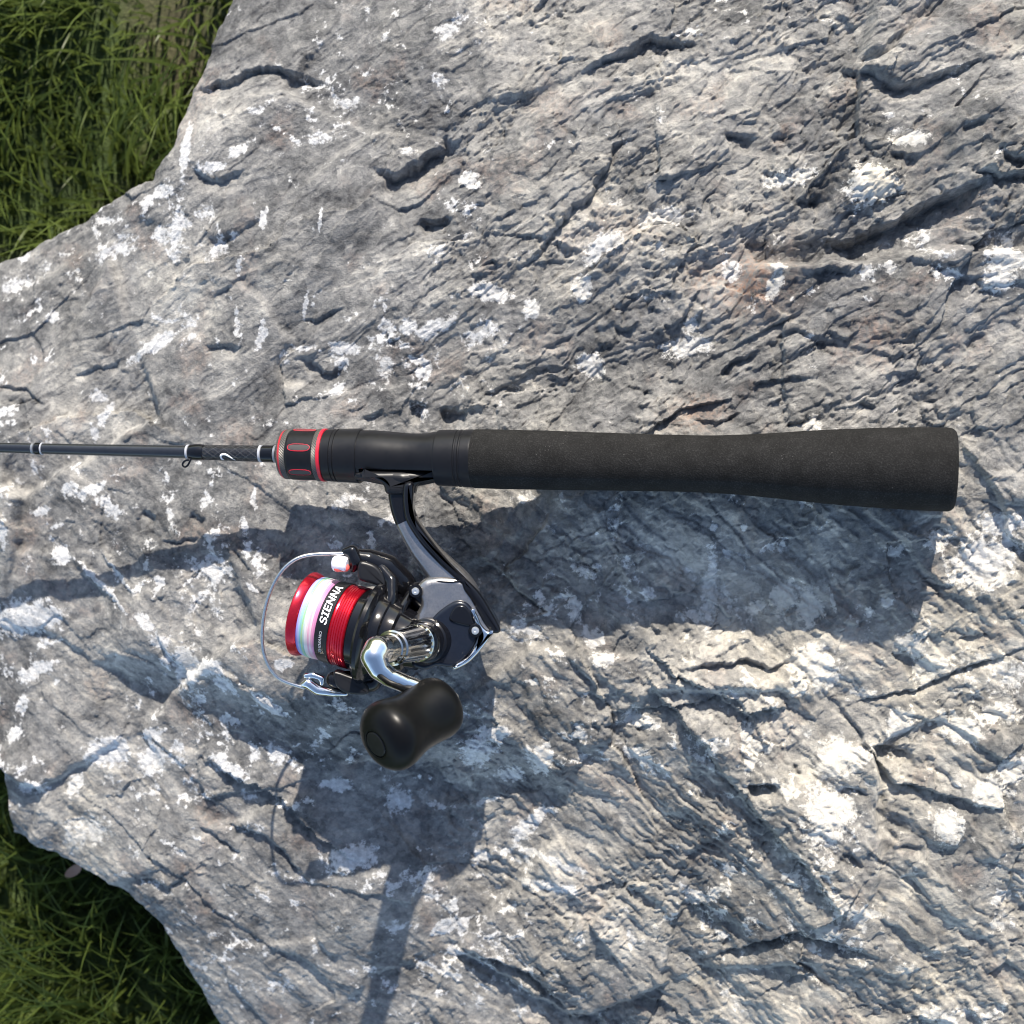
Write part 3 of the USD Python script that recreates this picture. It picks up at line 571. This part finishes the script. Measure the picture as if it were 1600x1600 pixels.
gp = obj('grass', (gv, gfc), 'grass_blade', smooth=True)
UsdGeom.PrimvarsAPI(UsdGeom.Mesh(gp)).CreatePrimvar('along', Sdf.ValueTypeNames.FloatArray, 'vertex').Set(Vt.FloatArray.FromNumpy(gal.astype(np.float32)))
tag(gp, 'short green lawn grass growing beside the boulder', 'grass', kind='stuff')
c0 = at(116, 1360, GROUND + 40)
lf = trimesh.creation.icosphere(3, 1.0); lf.apply_scale([4.6, 2.4, 0.7]); lf.vertices[:, 2] += 0.09 * lf.vertices[:, 0] ** 2
lf.vertices *= (1 + 0.12 * (meshkit.fbm(lf.vertices / 4, 3) - .5))[:, None]
lf.apply_transform(trimesh.transformations.rotation_matrix(0.6, [0, 0, 1])); lf.apply_translation(c0)
tag(obj('fallen_leaf', lf, 'leaf_tan', smooth=True), 'small pinkish brown curled leaf lying on the grass below the boulder', 'leaf')

# ------------------------------------------------------------------ fishing rod
rod = thing('fishing_rod', 'black spinning rod with foam grip and red trimmed locking nut lying on the boulder', 'fishing rod', tuple(rs(1497) + np.array([0, 0, -16])))
def rrev(name, prof, mat, parent=rod, seg=96, mod=None, smooth=30, label=None, dense=0):
    return obj(name, revolve([(q[0], q[1]) for q in rodprof(prof)], ORG, ud, seg, mod=mod), mat, parent, smooth, label)
blank = rrev('blank', [(-1500, 0), (-1500, 1.1), (0, 2.0), (150, 2.25), (290, 2.6), (440, 3.1), (440, 0)], 'blank_grey', smooth=50)
rrev('thread_wrap', [(52, 2.0), (52.5, 2.35), (60, 2.4), (60.5, 2.0)], 'black_gloss', label='narrow black thread wrap with silver rings')
rrev('silver_ring', [(47, 2.0), (47.3, 2.28), (50.5, 2.30), (51, 2.0)], 'silver_thread'); rrev('silver_ring', [(61, 2.0), (61.3, 2.42), (63, 2.42), (63.4, 2.0)], 'ring_white')
rrev('silver_ring', [(288, 2.4), (288.4, 2.86), (291.4, 2.95), (292, 2.4)], 'ring_white')
rrev('winding_wrap', [(292, 2.5), (293, 2.95), (300, 3.25), (308, 3.3), (314, 3.05), (316, 2.5)], 'black_gloss')
rrev('silver_ring', [(401.5, 2.6), (402, 3.36), (405.5, 3.38), (406, 2.6)], 'ring_white')
rrev('silver_ring', [(425, 2.6), (425.3, 3.5), (428.5, 3.52), (429, 2.6)], 'silver_thread')
rrev('winding_wrap', [(406, 2.6), (407, 3.32), (424, 3.42), (425, 2.6)], 'black_gloss')
# woven diamond butt wrap: threads crossing along the blank
aa, uu, ww = frame(ud)
for k in range(12):
    for sg in (1, -1):
        t = np.linspace(0, 1, 40); th = k / 12 * 2 * np.pi + sg * t * 5.2
        p = ORG + (rt(316, 3) + t * (rt(401, 3) - rt(316, 3)))[:, None] * aa + ((2.86 + 0.28 * t) * 1.03)[:, None] * (np.cos(th)[:, None] * uu + np.sin(th)[:, None] * ww)
        obj('weave_thread', tube(p, 0.10, 6), 'weave_grey' if k % 2 == 0 else 'black_satin', rod, 60)
# small white hook emblem on the blank
pts = [(350, 718), (346.5, 715.5), (347, 712), (351, 710), (356, 711), (362, 714.5), (369, 719)]
def on_blank(px, py, r):
    p = at(px, py, -15); c = ORG + np.dot(p - ORG, aa) * aa; off = np.dot(p - c, uu); off = np.clip(off, -r * .97, r * .97)
    return c + off * uu + math.sqrt(r * r - off * off) * ww
obj('emblem', tube([on_blank(a, b, 3.1) for a, b in pts], [0.2, .4, .45, .45, .4, .3, .1], 8, 40), 'white_print', rod, 60, label='small white hook shaped emblem printed on the blank')
# hook keeper loop
kp = [at(a, b, z - 18) for a, b, z in [(300, 716, 0.5), (297, 720, 0.6), (294, 726, .6), (289, 729.5, .6), (285.5, 727, .6), (287, 722, .6), (292, 719, .6), (297, 719.5, .6)]]
obj('hook_keeper', tube(kp, 0.42, 10, 50), 'black_gloss', rod, 60)

# locking nut with slots and red rings
NB = 9.9
def knurl(TH, T, R): return R + 0.13 * np.sign(np.sin(TH * 58 + (T * 5.5))) * np.abs(np.sin(TH * 58 + T * 5.5)) ** .5
nut = rrev('locking_nut', [(429, 0), (429, 7.2), (430, 8.6), (445, 9.5), (447, 9.75), (448, 9.9), (486, 9.95), (487, 9.8), (560, 9.9)], 'seat_black')
rrev('knurled_ring', [(430, 8.4)] + [(430.5 + k * 1.0, 8.55 + 0.95 * math.sin(min(1, k / 8) * 1.57) + 0.1) for k in range(0, 15)] + [(445.5, 9.2)], 'knurl', nut, seg=232, mod=knurl, smooth=60)
rrev('red_ring', [(433, 8.6), (433.4, 9.25), (436.4, 9.66), (437, 9.0)], 'red_paint', nut); rrev('red_ring', [(493.6, 9.8), (494, 10.34), (498.6, 10.36), (499, 9.8)], 'red_paint', nut)
rrev('knurled_ring', [(486.5, 9.7)] + [(487 + k, 10.14) for k in range(0, 8)] + [(494.5, 9.7)], 'knurl', nut, seg=232, mod=knurl, smooth=60)
NSC0 = scale_at(rt(467, 9.9))
for k in range(6):
    th0 = math.radians(44 + 60 * k)
    t = np.linspace(0, 2 * np.pi, 60, endpoint=False)
    sx = rt(467, 9.9) + np.sign(np.cos(t)) * np.abs(np.cos(t)) ** .6 * 4.5; sy = np.sign(np.sin(t)) * np.abs(np.sin(t)) ** .8 * 1.4
    def wrapc(sx, sy, r): th = th0 + sy / 10.0; r = r * NSC0; return ORG + sx[:, None] * aa + r * (np.cos(th)[:, None] * uu + np.sin(th)[:, None] * ww)
    c = wrapc(sx, sy, 9.93); c = np.vstack([c, c[:1], c[1:2]])
    sl = obj('slot_rim', tube(c, 0.15, 6), 'red_paint', nut, 60)
    inn = wrapc(sx * 0.999 + 0.001 * rt(467, 9.9), sy * .8, 9.96); cen = inn.mean(0) * 0 + wrapc(np.array([rt(467, 9.9)]), np.array([0.0]), 9.97)[0]
    v = np.vstack([inn, cen]); f = [[i, (i + 1) % 60, 60] for i in range(60)]
    m = trimesh.Trimesh(v, f, process=False)
    if np.dot(m.face_normals.mean(0), cen - (ORG + rt(467, 9.9) * aa)) < 0: m.invert()
    obj('slot', m, 'slot_dark', nut, True)
hood = rrev('front_hood', [(499, 9.4), (500, 10.1), (512, 10.3), (513, 10.0), (514.5, 10.0), (515, 10.35), (518, 10.38), (518.5, 10.05), (520, 10.05), (520.5, 10.42), (548, 10.7), (552, 10.72), (554, 10.4), (554.5, 9.0)], 'seat_black')
# seat body with its underside cut flat for the reel foot
NSC = scale_at(rt(467, 9.9))
prof = [(548, 0), (548, 9.6), (552, 10.05), (575, 10.2), (600, 9.85), (625, 9.35), (645, 9.3), (660, 9.7), (672, 10.2), (682, 10.3), (682, 0)]
m = revolve(rodprof(prof), ORG, ud, 128)
v = m.vertices - ORG; tt = v @ aa; du, dw = v @ uu, v @ ww
du = np.clip(du, -99, 5.3) if uu[1] < 0 else np.clip(du, -5.3, 99)
m.vertices = ORG + tt[:, None] * aa + du[:, None] * uu + dw[:, None] * ww
obj('reel_seat', m, 'seat_black', rod, 30)
rrev('rear_hood', [(674, 9.0), (674.5, 10.6), (677, 10.95), (706, 11.15), (707, 10.85), (709, 10.85), (710, 11.2), (713, 11.22), (714, 10.9), (716, 10.9), (717, 11.25), (729, 11.4), (733, 11.3), (734, 9)], 'seat_black')
gp_ = [(724, 9.0), (727, 11.2), (730, 11.5), (760, 11.6), (850, 11.55), (950, 11.3), (1050, 11.1), (1100, 11.2), (1150, 11.7), (1200, 12.6), (1250, 13.7), (1300, 14.6), (1350, 15.3), (1400, 15.9), (1450, 16.3), (1478, 16.4)]
from scipy.interpolate import PchipInterpolator
pc = PchipInterpolator([p for p, _ in gp_[2:]], [r for _, r in gp_[2:]])
prof = gp_[:2] + [(p, float(pc(p))) for p in np.linspace(730, 1480, 90)] + [(1486 + 13 * math.sin(a_), 16.4 - 2.6 * (1 - math.cos(a_))) for a_ in np.linspace(0.1, np.pi / 2, 9)] + [(1500, 10), (1500.5, 0)]
rrev('foam_grip', prof, 'foam', seg=160, smooth=40, mod=lambda TH, T, R: R * (1 + 0.016 * (meshkit.fbm(np.stack([T / 18, 1.7 * np.cos(TH) + 9, 1.7 * np.sin(TH) + 9], -1), 3) - 0.5)))

# ------------------------------------------------------------------ reel
C0 = at(538, 976, -3)
th, ti = math.radians(14), math.radians(15)
ax = np.array([-math.cos(th) * math.cos(ti), math.sin(th) * math.cos(ti), -math.sin(ti)])
A, U, Wd = frame(ax)          # A front of the reel, U across, Wd towards the handle side
if U[1] < 0: U = -U
def loc(t, u, w): return C0 + t * A + u * U + w * Wd
reel_t = thing('fishing_reel', 'black spinning reel with red spool of pastel line clamped under the rod', 'fishing reel', tuple(loc(0, 0, -22)))
def qrev(name, prof, mat, parent, seg=128, mod=None, smooth=30, label=None): return obj(name, revolve(prof, C0, A, seg, mod=mod), mat, parent, smooth, label)

# foot and stem
foot = limb([(*at(560, 742, -1), 2.0), (*at(590, 744, 0), 3.0), (*at(630, 748, 0), 4.0), (*at(662, 746, 0), 3.0), (*at(690, 744, -1), 2.0)], 1.5)
ft = obj('reel_foot', foot, 'black_satin', reel_t, True)
obj('foot_gusset', slab([(562, 738), (600, 736), (650, 736), (692, 738), (672, 749), (652, 758), (644, 772), (606, 772), (598, 758), (584, 750)], 5.4, -5.4, 2.4, 160), 'black_satin', ft, 40)
sec = [(622, 738, 21, 5.0), (623, 752, 19, 4.6), (625, 772, 18.5, 4.4), (629, 795, 18, 4.4), (638, 818, 18.5, 4.6), (652, 843, 20, 5.0), (670, 868, 22, 5.6), (690, 892, 26, 6.4), (707, 915, 32, 7.2), (716, 935, 36, 7.4)]
cen = np.array([at(a_, b_, -1) for a_, b_, *_ in sec]); tg = np.gradient(cen, axis=0); tg /= np.linalg.norm(tg, axis=1, keepdims=True)
rows = []
from scipy.interpolate import CubicSpline
ts = np.linspace(0, len(sec) - 1, 60); cen = CubicSpline(np.arange(len(sec)), cen)(ts); hw = np.interp(ts, np.arange(len(sec)), [s_[2] / 4.0 for s_ in sec]); hd = np.interp(ts, np.arange(len(sec)), [s_[3] for s_ in sec])
tg = np.gradient(cen, axis=0); tg /= np.linalg.norm(tg, axis=1, keepdims=True); SEG = 48
for k in range(len(ts)):
    n_ = unit(np.cross(tg[k], [0, 0, 1])); phi = np.linspace(0, 2 * np.pi, SEG, endpoint=False)
    ex = 0.62; cx_, sx_ = np.sign(np.cos(phi)) * np.abs(np.cos(phi)) ** ex, np.sign(np.sin(phi)) * np.abs(np.sin(phi)) ** ex
    # the face towards the handle is tilted, with a broad slope on its rear side
    rows.append(cen[k] + (hw[k] * cx_)[:, None] * n_ + (hd[k] * sx_)[:, None] * np.array([0, 0, 1]))
def loft(rows_):
    V = np.vstack(list(rows_) + [rows_[0].mean(0)[None], rows_[-1].mean(0)[None]]); n = len(rows_)
    i_, j_ = np.meshgrid(np.arange(n - 1), np.arange(SEG), indexing='ij'); j2 = (j_ + 1) % SEG
    Q = np.stack([i_ * SEG + j_, i_ * SEG + j2, (i_ + 1) * SEG + j2, (i_ + 1) * SEG + j_], -1).reshape(-1, 4)
    j = np.arange(SEG); c1 = np.stack([np.full(SEG, n * SEG), (j + 1) % SEG, j], 1); c2 = np.stack([np.full(SEG, n * SEG + 1), (n - 1) * SEG + j, (n - 1) * SEG + (j + 1) % SEG], 1)
    m = trimesh.Trimesh(V, np.vstack([Q[:, [0, 1, 2]], Q[:, [0, 2, 3]], c1, c2]), process=False); m.fix_normals(); return m
obj('stem_neck', loft(rows[:26]), 'black_gloss', reel_t, 40)
obj('stem', loft(rows[25:]), 'gunmetal', reel_t, 40)
# black trim along the rear edge of the stem
rp = [(646, 755), (645, 790), (651, 812), (676, 847), (701, 877), (728, 904), (752, 930), (768, 957)]
lp = [(630, 757), (629, 790), (635, 816), (657, 850), (684, 880), (714, 908), (738, 936), (757, 962)]
obj('stem_trim', slab(rp + lp[::-1], 7.4, -8, 2.2, 200), 'black_gloss', reel_t, 40)

obj('seam', tube([at(671, 907, 5.6), at(690, 909, 6.9), at(710, 909, 7.2), at(724, 906, 7.0)], 0.3, 8, 30), 'black_gloss', reel_t, 60)
# gear housing
body = [(672, 902), (700, 900), (727, 906), (750, 930), (768, 962), (774, 984), (758, 1008), (736, 1032), (710, 1044), (684, 1042), (655, 1046), (634, 1036), (622, 1012), (630, 984), (648, 962), (656, 944), (650, 922), (658, 908)]
obj('gear_housing', slab(body, 7.0, -15, 3.0, 220), 'gunmetal', reel_t, 50)
cover = [(660, 990), (672, 970), (690, 952), (712, 939), (728, 941), (740, 955), (747, 975), (747, 995), (737, 1016), (722, 1033), (704, 1043), (684, 1041), (662, 1047), (640, 1038), (630, 1018), (638, 1000)]
obj('side_cover', slab(cover, 9.4, 5, 1.6, 200), 'cover_black', reel_t, 50)
obj('cover_badge', slab([(702, 968), (712, 948), (728, 948), (738, 966), (738, 978), (720, 976)], 10.2, 8, 0.7, 80), 'black_gloss', reel_t, 40)
trim = [(738, 950), (746, 962), (752, 976), (762, 986), (771, 986), (756, 1010), (734, 1034), (712, 1046), (707, 1044), (710, 1038), (728, 1028), (744, 1008), (751, 994), (744, 978), (738, 966)]
obj('rear_trim', slab(trim, 10.6, 2, 1.2, 220), 'chrome', reel_t, 40)
rearb = [(722, 902), (736, 912), (752, 930), (768, 956), (782, 984), (772, 990), (760, 980), (748, 960), (736, 938), (724, 920)]
obj('rear_cap', slab(rearb, 8.4, -13, 1.6, 160), 'black_gloss', reel_t, 40)
for px_, py_, zt in ((649, 924, 9.0), (742.5, 985.5, 11.6)):
    p = at(px_, py_, zt)
    bs = obj('screw', revolve([(-0.9, 1.5), (0, 1.5), (0.25, 1.3), (0.32, 0.5), (0.1, 0.42), (0.1, 0)], p, (0, 0, 1), 40), 'screw_steel', reel_t, 30)
    obj('screw_boss', revolve([(-4, 2.6), (-0.8, 2.6), (-0.4, 2.3), (-0.4, 1.55), (-0.8, 1.5)], p, (0, 0, 1), 48), 'black_gloss', bs, 30)
# boss arm that carries the upper screw
obj('housing_lug', limb([(*at(652, 926, 2), 4.2), (*at(668, 940, 1), 5.0), (*at(690, 960, 0), 6)], 1.0), 'black_gloss', reel_t, True)

# spool
RB = 16.4
spool = qrev('spool', [(-7.0, 14), (-6.9, 16.0), (-6.6, RB)] + [(-6.4 + k * 0.2, RB + (0.0 if k % 5 else -0.28) - 0.25 * math.exp(-((k - 24) / 5) ** 2)) for k in range(31)] + [(-0.15, RB), (0, 15.9), (0, 14)], 'red_anodised', reel_t, seg=160, label='red grooved band of the spool')
qrev('label_band', [(-0.1, 15), (0, 16.3), (0.25, 16.5), (5.2, 16.2), (5.5, 15.9), (5.5, 14)], 'black_satin', spool)
qrev('spool_rim', [(13.2, 13), (13.4, 15.3), (13.8, 15.9), (14.6, 16.4), (16.2, 17.0), (17.0, 17.0), (17.5, 16.5), (17.4, 15.5), (15.8, 13), (15.2, 8), (15.2, 0)], 'red_anodised', spool, label='flared red spool lip')
qrev('spool_skirt', [(-13.6, 14), (-13.6, 15.7), (-13.2, 15.95), (-7.3, 15.95), (-6.9, 15.6), (-6.9, 14)], 'black_gloss', spool)
# line: many wound turns, colours run along the lay
tl = np.linspace(5.5, 13.5, 240); thn = np.linspace(0, 2 * np.pi, 180, endpoint=False)
T_, TH_ = np.meshgrid(tl, thn, indexing='ij')
r_ = 15.55 + 0.55 * np.sin((T_ - 5.5) / 8 * np.pi) ** 0.6 + 0.07 * np.abs(np.sin(T_ * np.pi / 0.42 + 0.3 * np.sin(2 * TH_)))
lv = C0 + T_[..., None] * A + (r_ * np.cos(TH_))[..., None] * U + (r_ * np.sin(TH_))[..., None] * Wd
S2 = len(thn); i_, j_ = np.meshgrid(np.arange(len(tl) - 1), np.arange(S2), indexing='ij'); j2 = (j_ + 1) % S2
Q = np.stack([i_ * S2 + j_, i_ * S2 + j2, (i_ + 1) * S2 + j2, (i_ + 1) * S2 + j_], -1).reshape(-1, 4)
lm = trimesh.Trimesh(lv.reshape(-1, 3), np.vstack([Q[:, [0, 1, 2]], Q[:, [0, 2, 3]]]), process=False)
if np.dot(lm.face_normals[0], lm.triangles_center[0] - loc(5.5, 0, 0)) < 0: lm.invert()
lp_ = obj('fishing_line', lm, 'pastel_line', spool, True, label='pastel multicoloured line wound on the spool')
lay = 1 - ((T_ - 5.5) / 8.0) + 0.10 * np.sin(TH_ * 1 + 0.6) + 0.035 * np.sin(T_ * 9 + 2 * TH_) + 0.025 * np.sin(T_ * 23)
UsdGeom.PrimvarsAPI(UsdGeom.Mesh(lp_)).CreatePrimvar('lay', Sdf.ValueTypeNames.FloatArray, 'vertex').Set(Vt.FloatArray.FromNumpy(np.clip(lay, 0, 1).reshape(-1).astype(np.float32)))
def band_text(txt, h, t0, u_mid, r, bold, slant=0.0, stretch=1.0):
    m = meshkit.text_mesh(txt, h, 0.06, bold=bold); m = m.subdivide_to_size(0.6)
    x0, x1 = m.bounds[0][0], m.bounds[1][0]; v = m.vertices.copy()
    x = (v[:, 0] - (x0 + x1) / 2 + slant * v[:, 1]) * stretch; ph = np.pi / 2 - (u_mid + x) / r
    rr = r + v[:, 2]; t = t0 + v[:, 1]
    m.vertices = C0 + t[:, None] * A + (rr * np.cos(ph))[:, None] * U + (rr * np.sin(ph))[:, None] * Wd
    m.fix_normals(); return m
obj('lettering', band_text('SIENNA', 2.9, 1.25, 8.6, 16.42, True, 0.2, 1.2), 'white_print', spool, False, label='white lettering SIENNA on the black band')
obj('lettering', band_text('SHIMANO', 1.1, 2.2, -8.0, 16.42, False, 0.0, 1.3), 'grey_print', spool, False, label='small grey lettering SHIMANO on the black band')

# rotor with two arms
rotor = qrev('rotor', [(-13.4, 16.6), (-12.2, 18.0), (-11.6, 19.4), (-11.8, 20.4), (-12.8, 20.9), (-14.2, 20.7), (-15.2, 19.6), (-15.8, 18.2), (-17, 17.4), (-19.5, 17.2), (-20.0, 16.2), (-21.5, 15.6), (-24, 15.2), (-24.5, 13.2), (-27, 12.4), (-29, 12.0), (-29.4, 10.2), (-33, 9.6), (-33, 0)], 'black_gloss', reel_t)
obj('rotor_arm', limb([(*at(650, 940, -5), 3.8), (*at(628, 910, -3), 5.2), (*at(604, 888, -1), 5.6), (*at(577, 876, 1), 4.6), (*at(556, 870, 2), 3.2)], 1.0), 'black_gloss', rotor, True, label='upper rotor arm carrying the line roller')
obj('rotor_rib', limb([(*at(596, 888, 3), 2.4), (*at(612, 908, 5), 2.8), (*at(612, 934, 8), 2.4), (*at(602, 962, 11), 2.0), (*at(592, 985, 14), 1.5)]), 'black_gloss', rotor, True)
obj('rotor_arm', limb([(*at(578, 1062, 0), 5.0), (*at(552, 1066, 1), 4.6), (*at(522, 1062, 2), 3.2)], 0.9), 'black_gloss', rotor, True, label='lower rotor arm carrying the bail pivot')
obj('rotor_rib', limb([(*at(640, 930, 4), 1.8), (*at(628, 950, 8), 1.8), (*at(622, 975, 11), 1.5)]), 'black_gloss', rotor, True)
obj('rotor_arm_cover', slab([(522, 1049), (548, 1056), (566, 1062), (576, 1082), (562, 1086), (538, 1082), (524, 1070)], 6.2, -2, 1.2, 120), 'black_satin', rotor, 40)
obj('rotor_arm_cover', slab([(561, 878), (580, 880), (594, 890), (603, 908), (600, 918), (580, 912), (560, 904)], 7.0, -4, 1.4, 120), 'black_satin', rotor, 40)
# line roller and bail
brk = obj('bail_bracket', limb([(*at(540, 862, 4), 1.5), (*at(550, 862, 4), 2.6), (*at(556, 876, 4), 2.8), (*at(552, 888, 3), 1.6)]), 'black_gloss', reel_t, True)
ra = unit(at(548, 882, 4) - at(522, 878, 2))
rl = obj('line_roller', revolve([(0, 0), (0.2, 2.6), (0.9, 3.2), (2.2, 3.3), (5.4, 3.0), (6.2, 2.6), (6.3, 0)], at(521, 879, 3), ra, 64), 'roller_white', reel_t, 40)
obj('roller_insert', limb([(*at(527, 888, 5.0), 1.5), (*at(540, 887, 5.2), 1.6)], 0.8, 0.3, 4), 'roller_red', rl, True)
bw = [(548, 864, 4), (520, 865, 5), (492, 866, 6.5), (468, 871, 7.5), (448, 884, 8), (430, 908, 8), (417, 940, 8), (410, 980, 8), (411, 1015, 8), (421, 1043, 7.5), (436, 1060, 6.5), (456, 1069, 5), (476, 1075, 4)]
obj('bail_wire', tube([at(*p) for p in bw], 0.7, 14, 120), 'wire_steel', reel_t, 60)
piv = obj('bail_pivot', limb([(*at(474, 1070, 4), 1.2), (*at(482, 1068, 4.2), 2.2), (*at(496, 1078, 4), 2.0), (*at(520, 1082, 3), 1.7), (*at(540, 1084, 2), 1.0)]), 'chrome', reel_t, True)
obj('pivot_cap', limb([(*at(478, 1056, 4.5), 1.0), (*at(490, 1055, 5), 1.3), (*at(503, 1060, 5), 1.1), (*at(503, 1068, 5), 0.8)]), 'chrome', piv, True)

# handle
B, E = at(668, 1001, 9), at(592, 1017, 54)
hd_ = unit(E - B); HL = np.linalg.norm(E - B)
H2 = HL
handle = obj('handle_shaft', revolve([(7, 6.2), (8, 7.0), (8.5, 7.3), (11.6, 7.3), (12.2, 6.9), (12.8, 6.7), (H2 - 15, 6.1), (H2 - 14.6, 6.5), (H2 - 12.0, 6.5), (H2 - 11.5, 5.9), (H2 - 9, 5.7), (H2 - 8.5, 5.2), (H2 - 4, 4.9), (H2 - 1, 3.5), (H2, 0)], B, hd_, 396, mod=lambda TH, T, R: np.where((T > 12.5) & (T < H2 - 14.8), R - 0.4 * np.clip((0.6 - np.abs(np.sin(TH * 9))) * 5, 0, 1), R)), 'dark_chrome', reel_t, 25)
obj('flute_dark_core', revolve([(12.6, 4), (12.6, 6.48), (H2 - 15, 5.9), (H2 - 15, 4)], B, hd_, 128), 'black_gloss', handle, 30)  # black core added: its bands in the flutes stand in for dark chrome reflections
obj('shaft_collar', revolve([(-5, 9.0), (0, 8.8), (1.5, 8.4), (2, 7.7), (3, 7.5), (3.4, 7.8), (6.6, 7.6), (7.6, 7.0), (7.8, 4)], B, hd_, 96), 'black_gloss', handle, 30)
pe = [B + hd_ * (HL - 6), B + hd_ * HL, at(590, 1015, 53), at(584, 1026, 55), at(592, 1045, 55), at(608, 1058, 54), at(632, 1068, 52), at(662, 1078, 49), at(700, 1090, 46)]
obj('handle_arm', limb([(*pe[0], 4.8), (*pe[2], 5.0), (*pe[3], 4.8), (*pe[4], 4.0), (*pe[5], 3.5), (*pe[6], 3.3), (*pe[7], 3.2), (*pe[8], 3.2)], 1.0, 0.7, 10), 'chrome', handle, True)
K0, K1 = at(699, 1096, 46), at(589, 1162, 68)
kd = unit(K1 - K0); KL = np.linalg.norm(K1 - K0)
kp_ = [(0, 0), (0.2, 6.5), (0.9, 8.8), (2.4, 10.5), (5, 11.4), (9, 11.3), (14, 11.0), (18, 11.3), (22, 12.2), (25.5, 12.9), (28, 12.6), (30, 11.4), (31.6, 9.6), (32.6, 7.2), (33.0, 5.5), (32.8, 5.1), (32.2, 5.0), (32.2, 0)]
kk = KL / 32.3
pcs = [(t * kk, r) for t, r in kp_]
# spline version of the knob profile
d_ = np.r_[0, np.cumsum(np.hypot(*np.diff(np.array(pcs[:15]), axis=0).T))]
cs = CubicSpline(d_, np.array(pcs[:15]))(np.linspace(0, d_[-1], 70))
obj('handle_knob', revolve([tuple(q) for q in cs] + pcs[15:], K0, kd, 128), 'knob_rubber', handle, 50)
obj('knob_cap', revolve([(31.4 * kk, 4.7), (32.75 * kk, 4.7), (33.05 * kk, 4.4), (33.15 * kk, 3.0), (33.2 * kk, 0)], K0, kd, 64), 'seat_black', handle, 40)
obj('knob_spindle', revolve([(-4.2, 0), (-4.2, 1.8), (-3.6, 2.3), (-1.5, 2.4), (-1.2, 3.4), (0.5, 3.4)], K0, kd, 48), 'dark_chrome', handle, 30)
